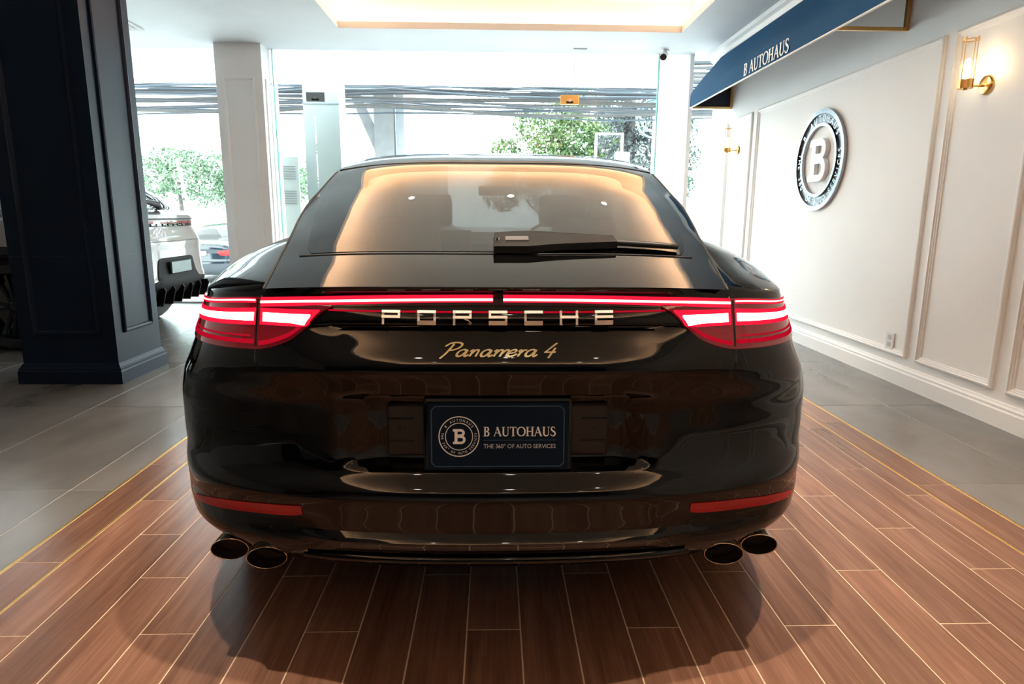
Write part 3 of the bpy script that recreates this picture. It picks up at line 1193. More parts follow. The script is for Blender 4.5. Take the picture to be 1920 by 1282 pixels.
    # side glass / pillars
    for sg in (1, -1):
        rows = []
        for p in belt:
            if p[1] < C.bel0 + .02 or p[1] > VW:
                continue
            ex, ez = np.interp(p[1], E[:, 1], E[:, 0]), np.interp(p[1], E[:, 1], E[:, 2])
            t = np.linspace(0, 1, 7)
            bx, bz = p[0], p[2]
            rows.append(np.stack([sg * (bx + (ex - bx) * t + .02 * np.sin(pi * t) * min(1, abs(ez - bz) * 4)), np.full(7, p[1]), bz + (ez - bz) * t], -1))
        m = MB()
        m.grid(np.array(rows))
        m.build('side_window', glass, root, True)
    # underside and wheel housings
    ub = MB()
    ys = np.linspace(.25, C.length - .35, 12)
    ub.box(-C.wmax * .78, C.wmax * .78, .22, C.length - .35, C.RZ[0] + .005, C.RZ[0] + .02)
    for wy, wz in wheels:
        for sg in (1, -1):
            m2 = MB().lathe([(arch + .005, .50), (arch + .005, C.wmax * .985)], lambda a, b, h: (h * sg, wy + a, wz + b), 40)
            ub.add([p for p in m2.v], m2.f)
    ub.build('underbody', M_PLAST, root)
    for wy, wz in wheels:
        for sg in (1, -1):
            wheel(root, (sg * (C.wmax - .15), wy, wheel_r), wheel_r, .28, sg, rim or M_RIM, spokes)
    return root, body, tg, rg, belt


def seat(parent, x, y, z, mt, w_=.5, back=.62, name='seat'):
    m = MB()
    m.bbox(x - w_ / 2, x + w_ / 2, y - .02, y + .5, z - .12, z + .04, .04, 2)
    pr_ = [(-.02, .02), (.10, .0), (.02, back), (-.10, back)]
    m2 = MB().prism(pr_, lambda a, b, h: (h, y + a, z + b), x - w_ / 2 * .95, x + w_ / 2 * .95)
    m.add(m2.v, m2.f)
    m.bbox(x - .13, x + .13, y - .13, y - .02, z + back + .02, z + back + .20, .03, 2)
    return m.build(name, mt, parent)


def seam_line(C, pts, parent, r=.0022, material=None, name='panel_gap', off=.001):
    pp = crom(pts, 8)
    P = [C.rear(p[0], p[1], off) for p in pp]
    return MB().tube(P, r, 6).build(name, material or M_PLAST, parent, smooth=True)


# ---------------------------------------------------------------- the black car
Y0 = 1.42
RZ = [.24, .30, .325, .333, .345, .370, .384, .392, .402, .43, .46, .485, .505, .525, .545, .60, .68, .72, .76, .785, .795, .81, .85, .885, .893, .901, .905, .942, .947, .97, .978, .986]
RY = [1.75, 1.50, 1.435, 1.418, 1.42, 1.412, 1.405, 1.41, 1.424, 1.4205, 1.416, 1.412, 1.415, 1.430, 1.450, 1.455, 1.455, 1.451, 1.444, 1.438, 1.434, 1.437, 1.458, 1.479, 1.486, 1.484, 1.466, 1.484, 1.492, 1.492, 1.484, 1.480]
SZ_ = [.24, .28, .30, .333, .36, .40, .43, .46, .485, .51, .54, .58, .64, .70, .76, .80, .84, .88, .92, .95, .97, .986]
SY_ = [1.62, 1.48, 1.445, 1.425, 1.420, 1.428, 1.432, 1.424, 1.418, 1.428, 1.452, 1.468, 1.476, 1.474, 1.458, 1.448, 1.452, 1.462, 1.474, 1.484, 1.490, 1.494]
PLAN = [(0, 0), (.11, .001), (.22, .005), (.33, .013), (.44, .026), (.55, .046), (.66, .078), (.75, .118), (.83, .175), (.89, .245), (.935, .33), (.965, .43), (.985, .56), (.995, .72), (1.0, .98),
        (1.0, 1.2), (.988, 1.6), (.972, 2.0), (.962, 2.5), (.962, 2.95), (.972, 3.4), (.98, 3.8), (.975, 4.15), (.94, 4.45), (.86, 4.70), (.72, 4.86), (.5, 4.97), (.25, 5.03), (0, 5.05)]
C1 = CarShape(length=5.05, wmax=.968, plan=PLAN, RZ=RZ, RY=[v - Y0 for v in RY], SZ=SZ_, SY=[v - Y0 for v in SY_], xb=(.36, .50),
              WZ=[.24, .28, .30, .33, .36, .42, .47, .52, .58, .66, .74, .80, .86, .90, .94, .986],
              WW=[.72, .79, .83, .89, .922, .934, .933, .934, .942, .944, .930, .902, .879, .866, .855, .846],
              FZ=[.24, .34, .45, .6, .75, .88, .986], FW=[.90, .935, .955, .968, .966, .952, .925],
              rec=lambda x, z: .045 * (1 - sstep(.275, .40, np.abs(x))) * sstep(.545, .565, z) * (1 - sstep(.724, .738, z)),
              zmax=.986, zs=.60, ZRX=[0, .3, .55, .77, .95], ZRV=[.986, .983, .971, .953, .948],
              ZTS=[0, 1.0, 1.8, 2.8, 3.7, 4.3, 4.7, 5.05], ZTV=[.986, .946, .938, .93, .905, .85, .77, .66],
              TV=[.060, .18, .33, .45, .60, .78, 1.18, 1.63, 1.88, 2.18, 2.5, 2.85, 3.1, 3.4, 3.75],
              TZ=[.986, 1.0155, 1.051, 1.080, 1.117, 1.163, 1.266, 1.376, 1.430, 1.470, 1.482, 1.455, 1.355, 1.20, 1.02],
              TX=[.553, .572, .596, .612, .634, .664, .712, .722, .712, .70, .69, .68, .685, .70, .72],
              TE=[.975, 1.002, 1.034, 1.061, 1.091, 1.124, 1.212, 1.335, 1.394, 1.434, 1.445, 1.415, 1.29, 1.14, .985],
              crown=4.0, bow=.9, bel0=.45, bel1=.95,
              BV=[.1, .5, .95, 1.4, 1.9, 2.8, 3.75, 4.3, 4.8, 4.95], BX=[.56, .62, .735, .79, .81, .80, .745, .70, .55, .45], BZ=[.98, 1.05, 1.05, 1.03, 1.01, .98, .965, .92, .82, .74],
              vg=(.33, 1.63), vw=(2.85, 3.75), sh=(.22, .52))
car, body, tg, rg, belt = car_body(C1, 'sports_sedan', (.01, Y0, 0), 0, 'glossy black fastback car seen from behind with glowing red light bar', M_PAINT, M_SIDEGL,
                                   [(1.13, .36), (4.08, .36)], arch=.385, rearglass=M_CARGLASS, rim=M_RIM)
cs = lambda v: (lambda a: v)

# frit band round the rear window, under the glass edge
# tailgate lower panel, standing proud of the bumper with its own rounded edge
tgb = lambda a: float(pch([0, .29, .345, .40, .483, .53, .556, .572, .577], [.740, .740, .702, .699, .697, .705, .722, .757, .80], a))
tgt = lambda a: float(pch([0, .36, .40, .45, .50, .577], [.894, .894, .890, .880, .850, .826], a))
strip_patch(C1, -.577, .577, tgt, tgb, .003, 120, 30, .006).build('tailgate_panel', M_PAINT, car, angle=50)
# spoiler lip shadow gap under the trailing edge is part of the profile; panel gaps beside the lamps
for sg in (-1, 1):
    seam_line(C1, [(sg * .578, .80), (sg * .578, .83), (sg * .572, .90), (sg * .566, .955)], car)
# deck seam between window and spoiler, and spoiler outline
M_SEAM = noisy('seam_dark', (.004, .004, .004), (.006, .006, .006), 10, rough=.6)
u_ = np.linspace(-.90, .90, 60)
MB().tube(C1.top(u_, np.full(60, .312), .0005), .0025, 6).build('spoiler_gap', M_SEAM, car, smooth=True)
for sg in (-1, 1):
    tv_ = np.linspace(.06, 1.64, 60)
    MB().tube(C1.top(np.full(60, sg * .999), tv_, .0), .0035, 6).build('panel_gap', M_SEAM, car, smooth=True)
MB().tube(C1.top(np.linspace(-.99, .99, 60), np.full(60, 1.655), .0), .004, 6).build('roof_gap', M_SEAM, car, smooth=True)
# light bar
lt, lb = cs(.9665), cs(.9465)
for sg in (-1, 1):
    x0, x1 = (.012, .566) if sg > 0 else (-.566, -.012)
    f = lambda c: (lambda a: c - .016 * (a / .55) ** 2.2)
    lbar = strip_patch(C1, x0, x1, f(.9675), f(.9455), .006, 60, 3, .010).build('light_bar', M_REDGLOW, car)
    strip_patch(C1, x0, x1, f(.9592), f(.9535), .0075, 60, 2, .003).build('led_core', M_LEDPINK, lbar)
strip_patch(C1, -.62, .62, lambda a: .971 - .016 * (a / .55) ** 2.2, lambda a: .942 - .016 * (a / .55) ** 2.2, .0015, 80, 3, .010).build('light_bar_channel', mat('channel_dark', (.02, .001, .002), .2), car)
strip_patch(C1, -.395, .395, cs(.9300), cs(.9270), .002, 60, 2, .003).build('red_pinstripe', M_REDDIM, car)

# tail lamps
LTOP = lambda a: float(pch([.385, .57, .766, .85], [.9415, .9505, .9345, .929], a))
LBOT = lambda a: float(pch([.385, .409, .452, .494, .575, .765, .85], [.936, .924, .884, .854, .832, .828, .834], a))
for sg in (-1, 1):
    lamp = strip_patch(C1, sg * .388, sg * .835, LTOP, LBOT, .005, 70, 24, .012).build('tail_lamp', M_LAMPRED, car, angle=40)
    q = lambda x0, x1, zt, zb, off, mt, nm, nx=24: strip_patch(C1, sg * x0, sg * x1, zt, zb, off, nx, 4, .004).build(nm, mt, lamp)
    sl = lambda z0, z1, xa=.43, xb=.80: (lambda a: z0 + (z1 - z0) * (a - xa) / (xb - xa))
    # upper thin light guide running on from the bar
    q(.580, .80, lambda a: LTOP(a) - .003, lambda a: LTOP(a) - .014, .0065, M_REDGLOW, 'light_guide')
    q(.580, .80, lambda a: LTOP(a) - .006, lambda a: LTOP(a) - .0095, .0085, M_LEDPINK, 'light_guide_core')
    # red field around the hot bars
    q(.415, .565, lambda a: float(pch([.415, .565], [.927, .926], a)), lambda a: max(.888, LBOT(a) + .004), .0068, M_REDGLOW, 'glow_field')
    q(.578, .815, sl(.9255, .906, .578, .815), sl(.8865, .874, .578, .815), .0068, M_REDGLOW, 'glow_field')
    q(.436, .556, cs(.9155), lambda a: max(.8955, LBOT(a) + .012), .009, M_LEDHOT, 'led_block')
    q(.582, .79, sl(.9145, .899, .582, .79), sl(.8955, .886, .582, .79), .009, M_LEDHOT, 'led_block')
    # red contour lines round the foot of the lamp
    q(.46, .566, lambda a: LBOT(a) + .018, lambda a: LBOT(a) + .008, .0068, M_REDDIM, 'lower_contour')
    q(.580, .825, lambda a: LBOT(a) + .022, lambda a: LBOT(a) + .012, .0068, M_REDDIM, 'lower_contour')
    q(.590, .825, lambda a: LBOT(a) + .032, lambda a: LBOT(a) + .028, .0068, M_REDDIM, 'lower_contour')
    q(.5715, .5765, lambda a: .946, lambda a: .838, .0062, M_GLOSSB, 'lamp_split', 3)
# wide lettering
txt = 'PORSCHE'
for i, ch in enumerate(txt):
    m = wide_letter(ch, .0425, .0255, .0052, .003)
    xx = -.2675 + i * .0820
    warp_mb(m, lambda a, b, h: C1.rear(xx + a, .9045 + b, .002 + h), 'letter', M_LETTER, car)
# script badge
def script_strokes():
    a = lambda o: [[(o + .42, .42), (o + .25, .5), (o + .06, .36), (o + .04, .12), (o + .16, 0), (o + .32, .1), (o + .44, .46), (o + .43, .14), (o + .50, 0), (o + .62, .14)]]
    hump = lambda o, k: [[(o - .04, .34), (o + .05, .48), (o + .07, .3), (o + .06, 0)]] + [[(o + .06 + j * .3, .16), (o + .2 + j * .3, .46), (o + .34 + j * .3, .44), (o + .36 + j * .3, .2), (o + .36 + j * .3, 0)] for j in range(k)]
    st = []
    st += [[(-.02, -.16), (.12, .2), (.20, .60), (.24, .92)], [(-.12, .72), (.06, .96), (.42, 1.02), (.66, .88), (.60, .62), (.38, .46), (.18, .44)]]
    st += a(.66)
    st += hump(1.32, 1)
    st += a(1.86)
    st += hump(2.52, 2)
    st += [[(3.22, .22), (3.48, .28), (3.54, .42), (3.42, .5), (3.26, .36), (3.24, .12), (3.38, 0), (3.58, .1), (3.66, .2)]]
    st += [[(3.68, .34), (3.77, .48), (3.79, .3), (3.78, 0)], [(3.79, .2), (3.92, .46), (4.06, .46)]]
    st += a(4.08)
    st += [[(5.36, .98), (5.02, .30), (5.55, .30)], [(5.42, .62), (5.34, -.12)], [(5.0, .30), (5.2, .3), (5.55, .3)]]
    return st


sb = MB()
for k_, st in enumerate(script_strokes()):
    p = crom(st, 6) if len(st) > 3 else [np.array(v) for v in st]
    ribbon(sb, p, .115, 1)
sb.v = [((a + b * .42 - 2.85) / 5.7 * .262, b * .0285, c * .003) for a, b, c in sb.v]
warp_mb(sb, lambda a, b, h: C1.rear(a + .002, .8285 + b, .0035 + h), 'script_badge', M_GOLDBADGE, car)

# plate carrier, plate holder, plate
PYL = .066


def lean(m):
    m.v = [(a, b + (c - .631) * .10, c) for a, b, c in m.v]
    return m


fnp = lambda y: (lambda a, b, h: (a, y - h, .633 + b))
cr_ = MB().bbox(-.268, .268, PYL + .004, PYL + .045, .572, .704, .012, 3).build('plate_carrier', M_PLAST, car)
for sg in (-1, 1):
    for zz in (.612, .668):
        MB().bbox(sg * .232 - .03, sg * .232 + .03, PYL + .0015, PYL + .006, zz - .0022, zz + .0022, .001, 1).build('carrier_slot', M_GLOSSB, cr_)
    MB().cyl((sg * .236, PYL + .001, .64), (sg * .236, PYL + .006, .64), .003, 10).build('carrier_pin', M_GLOSSB, cr_)
ho = lean(MB().bbox(-.178, .178, PYL - .016, PYL + .006, .5415, .722, .008, 2)).build('plate_holder', M_GLOSSB, car)
M_PLATE = noisy('plate_navy', (.0040, .0125, .0285), (.0045, .0135, .031), 3, rough=.5, spec=.12)
pl = lean(MB().bbox(-.168, .168, PYL - .020, PYL - .014, .5485, .7135, .003, 1)).build('number_plate', M_PLATE, car)
pl['label'] = 'navy show plate with round B emblem and white serif lettering'
py = PYL - .0201
pf = lambda a, b, h: (a, py - h + b * .10, .631 + b)
M_PW = mat('plate_white', (.93, .94, .95), .4)
M_PB = mat('plate_border', (.05, .10, .15), .4)
bw, bh, cc, tt = .158, .0725, .009, .0022
loop = [(-bw + cc, -bh), (bw - cc, -bh), (bw, -bh + cc), (bw, bh - cc), (bw - cc, bh), (-bw + cc, bh), (-bw, bh - cc), (-bw, -bh + cc)]
m = MB()
for i in range(8):
    ribbon(m, [loop[i], loop[(i + 1) % 8]], tt, .0004)
warp_mb(m, pf, 'border_line', M_PB, pl)
ex = -.0925
ef = lambda a, b, h: pf(ex + a, b, h)
m = MB(); annulus(m, .0465, .0488, 0, .0004, ef); annulus(m, .0315, .0332, 0, .0004, ef)
m.build('emblem_rings', M_PW, pl)
ring_text('B AUTOHAUS', .0398, .0062, 90, 105, ef, M_PW, pl, dep=.0005)
ring_text('THE 360\u00b0 OF AUTO SERVICES', .0398, .0055, 270, 200, ef, M_PW, pl, True, dep=.0005)
slab_b(ef, .036, .0005, M_PW, pl)
serif_text('B AUTOHAUS', -.0345, .1385, .0005, .0225, pf, M_PW, pl, T=.16, t=.06, dep=.0005)
m = MB(); bar(m, -.0345, -.0095, .1385, -.0082, .0004); warp_mb(m, pf, 'rule', M_PB, pl)
plain_text('THE 360\u00b0 OF AUTO SERVICES', .052, -.0285, .172, .0100, pf, mat('plate_grey', (.62, .64, .67), .4), pl, dep=.0005)
# bumper reflectors
for sg in (-1, 1):
    rt_ = lambda a: float(pch([.47, .60, .72, .80], [.4605, .452, .437, .418], a))
    rb_ = lambda a: float(pch([.47, .49, .60, .72, .80], [.437, .4305, .424, .414, .404], a))
    strip_patch(C1, sg * .472, sg * .80, rt_, rb_, .0025, 30, 4, .006).build('reflector', M_REFLECTOR, car)
# tail pipes
for sg in (-1, 1):
    for cx, cz, yy, rx, rz_ in ((.690, .300, .125, .0505, .037), (.578, .303, .075, .0525, .038)):
        tn = lambda a, b, h: (sg * cx + a * 1.0 + (-sg) * b * .22, yy + h - b * .35 + abs(0), cz + b)
        m = MB()
        n_p = 40
        pts = []
        prof = [(1.0, .22), (1.0, .012), (.985, .003), (.955, 0), (.93, .004), (.92, .02), (.90, .16)]
        vs = []
        for k in range(n_p):
            a = 2 * pi * k / n_p
            for r_, h in prof:
                vs.append(tn(rx * r_ * cos(a), rz_ * r_ * sin(a), h))
        np_ = len(prof)
        m.add(vs, [(k * np_ + j, ((k + 1) % n_p) * np_ + j, ((k + 1) % n_p) * np_ + j + 1, k * np_ + j + 1) for k in range(n_p) for j in range(np_ - 1)])
        tp = m.build('tail_pipe', M_BCHROME, car, smooth=True)
        m = MB()
        m.add([tn(rx * .91 * cos(2 * pi * k / n_p), rz_ * .91 * sin(2 * pi * k / n_p), .05) for k in range(n_p)], [tuple(range(n_p))])
        m.build('pipe_bore', M_CABIN, tp)
# diffuser blade under the bumper
m = MB()
xs = np.linspace(-.47, .47, 60)
A = np.array([[C1.rear(x_, .345, .006), C1.rear(x_, .338, .012), C1.rear(x_, .331, .010), C1.rear(x_, .326, -.01)] for x_ in xs])
m.grid(A)
m.build('diffuser_edge', M_PAINT, car, True)

# rear wiper
def wp(x_, v, off):
    p = C1.top(x_ / float(pch(C1.TV, C1.TX, v)), v)
    return (p[0], p[1], p[2] + off)


wi = MB()
arm = [(-.010, .300), (-.012, .36), (-.008, .435), (.05, .450), (.12, .446), (.328, .415), (.330, .355), (.29, .347), (.16, .325), (.08, .302)]
n = len(arm)
vs = [wp(a, b, .024) for a, b in arm] + [wp(a, b, .006) for a, b in arm]
wi.add(vs, [tuple(range(n)), tuple(range(n, 2 * n))[::-1]] + [(i, n + i, n + (i + 1) % n, (i + 1) % n) for i in range(n)])
wo = wi.build('wiper_arm', noisy('wiper_black', (.004, .004, .004), (.006, .006, .006), 20, rough=.5, spec=.2), car)
bl = MB()
bl.tube([wp(x_, .385 - (x_ - .29) * .10, .013) for x_ in np.linspace(.28, .505, 10)], [.009] * 8 + [.008, .007], 8)
bl.build('wiper_blade', M_PLAST, wo, smooth=True)
MB().cyl(wp(.0, .36, .018), wp(.0, .36, .030), .008, 14).build('wiper_pivot', M_CHROME, wo, angle=40)
slot = [(.022, .352), (.022, .390), (.085, .392), (.085, .354)]
vs = [wp(a, b, .0262) for a, b in slot] + [wp(a, b, .0235) for a, b in slot]
MB().add(vs, [(0, 1, 2, 3), (7, 6, 5, 4), (0, 4, 5, 1), (1, 5, 6, 2), (2, 6, 7, 3), (3, 7, 4, 0)]).build('wiper_slot', mat('wiper_grey', (.09, .08, .08), .35), wo)
# cabin
MB().box(-.68, .68, .75, 3.7, .52, .55).build('cabin_floor', M_CABIN, car)
MB().bbox(-.62, .62, .72, 1.05, .55, .98, .05, 2).build('parcel_shelf', M_CABIN, car)
for x_ in (-.36, .36):
    seat(car, x_, 1.35, .52, M_CABIN, .56, .42, 'rear_seat')
    seat(car, x_ * 1.05, 2.40, .52, M_CABIN, .50, .54, 'front_seat')
MB().bbox(-.66, .66, 3.15, 3.65, .62, .955, .05, 2).build('dashboard', M_CABIN, car)
MB().bbox(-.11, .11, 2.9, 2.93, 1.27, 1.33, .008, 2).build('interior_mirror', M_PLAST, car)
m = MB(); m.lathe([(.165, 0), (.175, .012), (.19, 0), (.175, -.012)], lambda a, b, h: (.37 + a, 3.02 + h * .9 - b * .35, .93 + b * .93), 32, True)
m.build('steering_wheel', M_PLAST, car, smooth=True)
for sg in (-1, 1):
    m = MB().bbox(sg * .93, sg * 1.09, 3.22, 3.36, .955, 1.10, .03, 3)
    m.v = [(a, b, c) for a, b, c in m.v]
    mr = m.build('door_mirror', M_PAINT, car, angle=40)
    MB().bbox(sg * .83, sg * .95, 3.27, 3.33, .955, .985, .01, 2).build('mirror_arm', M_PAINT, mr)

# ---------------------------------------------------------------- the pale SUV behind the navy column
PLAN2 = [(0, 0), (.15, .002), (.3, .010), (.45, .024), (.6, .05), (.72, .085), (.82, .135), (.89, .20), (.94, .29), (.97, .40), (.99, .58), (1.0, .85),
         (1.0, 1.2), (.985, 1.8), (.98, 2.6), (.985, 3.3), (.99, 3.8), (.97, 4.15), (.90, 4.42), (.76, 4.60), (.5, 4.68), (.25, 4.72), (0, 4.73)]
SUVRZ = [.30, .36, .42, .48, .53, .56, .62, .72, .80, .87, .90, .96, 1.01, 1.03, 1.07, 1.09, 1.13]
SUVRY = [.30, .10, .03, .005, 0, .012, .022, .028, .026, .018, .022, .045, .065, .075, .078, .07, .062]
C2 = CarShape(length=4.73, wmax=.96, plan=PLAN2, RZ=SUVRZ, RY=SUVRY, SZ=SUVRZ, SY=SUVRY, xb=(.4, .6),
              WZ=[.30, .40, .55, .75, .95, 1.13], WW=[.84, .92, .955, .95, .92, .86], FZ=[.30, .5, .75, 1.0, 1.13], FW=[.93, .955, .96, .94, .90],
              rec=None, zmax=1.13, zs=.7, ZRX=[0, .4, .7, .95], ZRV=[1.13, 1.125, 1.10, 1.08],
              ZTS=[0, 1.0, 2.5, 3.4, 4.2, 4.73], ZTV=[1.13, 1.06, 1.04, 1.02, .96, .80],
              TV=[.062, .14, .20, .40, .62, .85, 1.2, 1.8, 2.4, 2.85, 3.2, 3.6], TZ=[1.13, 1.155, 1.175, 1.33, 1.46, 1.54, 1.595, 1.62, 1.61, 1.54, 1.35, 1.10],
              TX=[.66, .68, .69, .69, .685, .68, .67, .66, .65, .645, .66, .70], TE=[1.10, 1.13, 1.15, 1.27, 1.37, 1.43, 1.49, 1.52, 1.51, 1.45, 1.28, 1.06],
              crown=2.6, bow=.5, bel0=.25, bel1=.8, BV=[.1, .5, .9, 2.0, 3.6, 4.2, 4.5], BX=[.68, .74, .80, .82, .76, .70, .55], BZ=[1.12, 1.13, 1.12, 1.09, 1.06, 1.0, .92],
              vg=(.20, .80), vw=(2.85, 3.6), sh=(.06, .85))
M_SUV = mat('pale_grey_paint', (.34, .315, .305), .18, 0, .5, 1)
suv, b2, t2, r2, belt2 = car_body(C2, 'sport_utility_vehicle', (-3.02, 6.34, 0), pi / 2, 'pale grey SUV with black diffuser parked behind the navy column', M_SUV, M_SIDEGL,
                                  [(.95, .38), (3.83, .38)], arch=.43, nq=90, nz=40, ug=(.90, .92), wheel_r=.375, spokes=5)
strip_patch(C2, -.78, .78, cs(1.072), cs(1.047), .006, 60, 3, .01).build('light_bar', mat('suv_red', (.25, .01, .015), .12, 0, .5, 1), suv)
strip_patch(C2, -.80, .80, cs(1.046), cs(1.018), .004, 60, 3, .01).build('trim_band', M_GLOSSB, suv)
for i, ch in enumerate('PORSCHE'):
    m = wide_letter(ch, .062, .022, .006, .004)
    xx = -.32 + i * .098
    warp_mb(m, lambda a, b, h: C2.rear(xx + a, 1.021 + b, .006 + h), 'letter', M_CHROME, suv)
strip_patch(C2, -.93, .93, cs(1.094), cs(1.084), .004, 60, 2, .006).build('spoiler_lip', M_PLAST, suv)
M_SUVP = noisy('suv_black_plastic', (.010, .010, .011), (.014, .014, .015), 30, rough=.55, spec=.12)
# black lower apron with plate niche
strip_patch(C2, -.90, .90, lambda a: float(pch([0, .26, .33, .40, .9], [.735, .735, .72, .53, .50], a)), cs(.335), .006, 90, 16, .012).build('rear_diffuser', M_SUVP, suv, angle=40)
for k_ in range(7):
    xx = -.54 + k_ * .18
    MB().prism([(.04, .30), (.0, .44), (.016, .47), (.12, .46), (.30, .30)], lambda a, b, h: (h, a - .02, b), xx - .008, xx + .008).build('diffuser_fin', M_SUVP, suv)
np2 = MB().bbox(-.20, .20, -.012, .006, .585, .70, .006, 1).build('number_plate', mat('plate_reflection_tone', (.05, .085, .085), .2), suv)  # dark green reflection on the plate is put into its base colour
seam_line(C2, [(-.88, .885), (-.5, .885), (0, .885), (.5, .885), (.88, .885)], suv, .003)
for sg in (-1, 1):
    for a_, b_ in ((.26, 4.5),):
        MB().bbox(sg * .935, sg * .965, 1.45, 3.35, .30, .46, .01, 1).build('side_skirt', M_PLAST, suv)
    # wheel arch cladding rings
    for wy in (.95, 3.83):
        m = MB()
        m.lathe([(.43, .955), (.49, .955), (.49, .975), (.43, .975)], lambda a, b, h: (h * sg, wy + a, .38 + b), 48, True)
        keep = MB()
        for fc in m.f:
            if all(m.v[i][2] > .30 for i in fc):
                keep.f.append(fc)
        keep.v = m.v
        keep.build('arch_cladding', M_PLAST, suv)
m = MB()
w2 = lambda x_, v, off: tuple(C2.top(x_ / .69, v) + np.array((0, -off * .7, off)))
m.tube([w2(.06, .20, .02), w2(.02, .21, .045), w2(-.12, .235, .05), w2(-.30, .245, .035), w2(-.42, .25, .03)], [.03, .034, .022, .013, .008], 8)
m.build('wiper', M_PLAST, suv, smooth=True)
MB().box(-.7, .7, .5, 3.5, .6, .63).build('cabin_floor', M_CABIN, suv)

# ================================================================== OUTSIDE
M_ROAD = noisy('pale_concrete', (.52, .53, .53), (.60, .61, .61), 1.5, rough=.8)  # pale concrete, mottled between two close tones
M_OWHITE = noisy('outside_white', (.72, .75, .77), (.78, .81, .83), 1.2, rough=.6)
M_OGREY = noisy('outside_grey', (.24, .26, .28), (.32, .34, .36), 2, rough=.7)
M_CONC = noisy('pole_concrete', (.17, .175, .18), (.21, .215, .22), 6, rough=.8)
ZS = -.55
m = MB()
m.add([(-40, 8.66, -.02), (40, 8.66, -.02), (40, 10.2, -.06), (-40, 10.2, -.06), (40, 13.5, ZS), (-40, 13.5, ZS), (60, 90, ZS), (-60, 90, ZS)], [(0, 1, 2, 3), (3, 2, 4, 5), (5, 4, 6, 7)])
tag(m.build('street_ground', M_ROAD), kind='structure')


def simple_car(name, loc, rz, label, paint, sc=1.):
    c = CarShape(length=4.6, wmax=.90, plan=[(a, d * 4.6 / 4.73) for a, d in PLAN2], RZ=[.22, .3, .4, .5, .62, .75, .85, .95], RY=[.25, .06, .01, 0, .03, .05, .04, .06],
                 SZ=[.22, .3, .4, .5, .62, .75, .85, .95], SY=[.25, .06, .01, 0, .03, .05, .04, .06], xb=(.4, .6),
                 WZ=[.22, .4, .6, .8, .95], WW=[.78, .86, .89, .87, .82], FZ=[.22, .5, .75, .95], FW=[.86, .895, .90, .86], rec=None, zmax=.95, zs=.6, ZRX=[0, .4, .7, .9], ZRV=[.95, .945, .93, .92],
                 ZTS=[0, 1, 2.5, 3.5, 4.6], ZTV=[.95, .91, .89, .86, .68], TV=[.05, .35, .7, 1.0, 1.4, 2.0, 2.5, 2.8, 3.2, 3.55], TZ=[.95, .985, 1.01, 1.18, 1.36, 1.43, 1.42, 1.36, 1.16, .98],
                 TX=[.62, .64, .64, .62, .58, .57, .57, .58, .62, .66], TE=[.93, .96, .985, 1.11, 1.27, 1.33, 1.33, 1.28, 1.11, .95], crown=2.5, bow=.5, bel0=.7, bel1=1.1,
                 BV=[.1, .7, 1.1, 2.0, 3.5, 4.1, 4.4], BX=[.65, .68, .72, .74, .70, .64, .5], BZ=[.95, .98, .97, .95, .92, .86, .78], vg=(.72, 1.4), vw=(2.55, 3.5), sh=(.06, .85))
    r_, *_ = car_body(c, name, loc, rz, label, paint, M_SIDEGL, [(.85, .32), (3.6, .32)], arch=.35, nq=60, nz=26, wheel_r=.32, spokes=8)
    for sg in (-1, 1):
        strip_patch(c, sg * .46, sg * .80, lambda a: float(pch([.46, .8], [.80, .83], a)), lambda a: float(pch([.46, .55, .8], [.76, .69, .70], a)), .006, 16, 5, .01).build('tail_lamp', mat('far_lamp_red', (.55, .03, .03), .15), r_)
    MB().bbox(-.22, .22, -.005, .06, .70, .80, .006, 1).build('number_plate', mat('far_plate', (.75, .75, .75), .4), r_)
    strip_patch(c, -.84, .84, cs(.56), cs(.545), .003, 30, 2, .004).build('bumper_line', M_PLAST, r_)
    return r_


simple_car('saloon_car', (-7.05, 15.6, ZS), .05, 'dark blue saloon with red tail lamps parked out on the street', mat('dark_blue_paint', (.012, .02, .03), .12, 0, .5, 1))
simple_car('silver_car', (-.3, 22.5, ZS), radians(68), 'silver car out on the street seen through the rear window', mat('silver_paint', (.55, .57, .58), .2, .3, .5, 1))


def leaves(n, blobs, size, seed):
    r_ = np.random.default_rng(seed)
    V, F = [], []
    bl_ = np.array(blobs, float)
    wts = bl_[:, 3] ** 2
    wts /= wts.sum()
    for i in range(n):
        b_ = bl_[r_.choice(len(bl_), p=wts)]
        d_ = r_.normal(size=3)
        d_ /= np.linalg.norm(d_)
        c = b_[:3] + d_ * b_[3] * r_.uniform(.55, 1.05) * np.array((1, .8, .9))
        a = r_.normal(size=3); a /= np.linalg.norm(a)
        b2_ = np.cross(a, r_.normal(size=3)); b2_ /= np.linalg.norm(b2_) + 1e-9
        s_ = size * r_.uniform(.6, 1.4)
        k = len(V)
        V += [tuple(c - a * s_), tuple(c + b2_ * s_ * .45), tuple(c + a * s_), tuple(c - b2_ * s_ * .45)]
        F.append((k, k + 1, k + 2, k + 3))
    m = MB()
    m.v, m.f = V, F
    return m


def tree(name, loc, label, blobs, n, size, seed, c1, c2, trunk, group=None, cat='tree'):
    e_ = empty(name, loc, label=label, cat=cat, group=group)
    f = leaves(n, blobs, size, seed).build('foliage', noisy('leaf_%d' % seed, c1, c2, 2.2, rough=.55), e_, clean=False)
    f['kind'] = 'stuff'
    m = MB()
    for pts, r_ in trunk:
        m.tube(pts, r_, 8)
    m.build('trunk', noisy('bark_%d' % seed, (.08, .07, .065), (.14, .12, .11), 9, rough=.9), e_, smooth=True)
    return e_


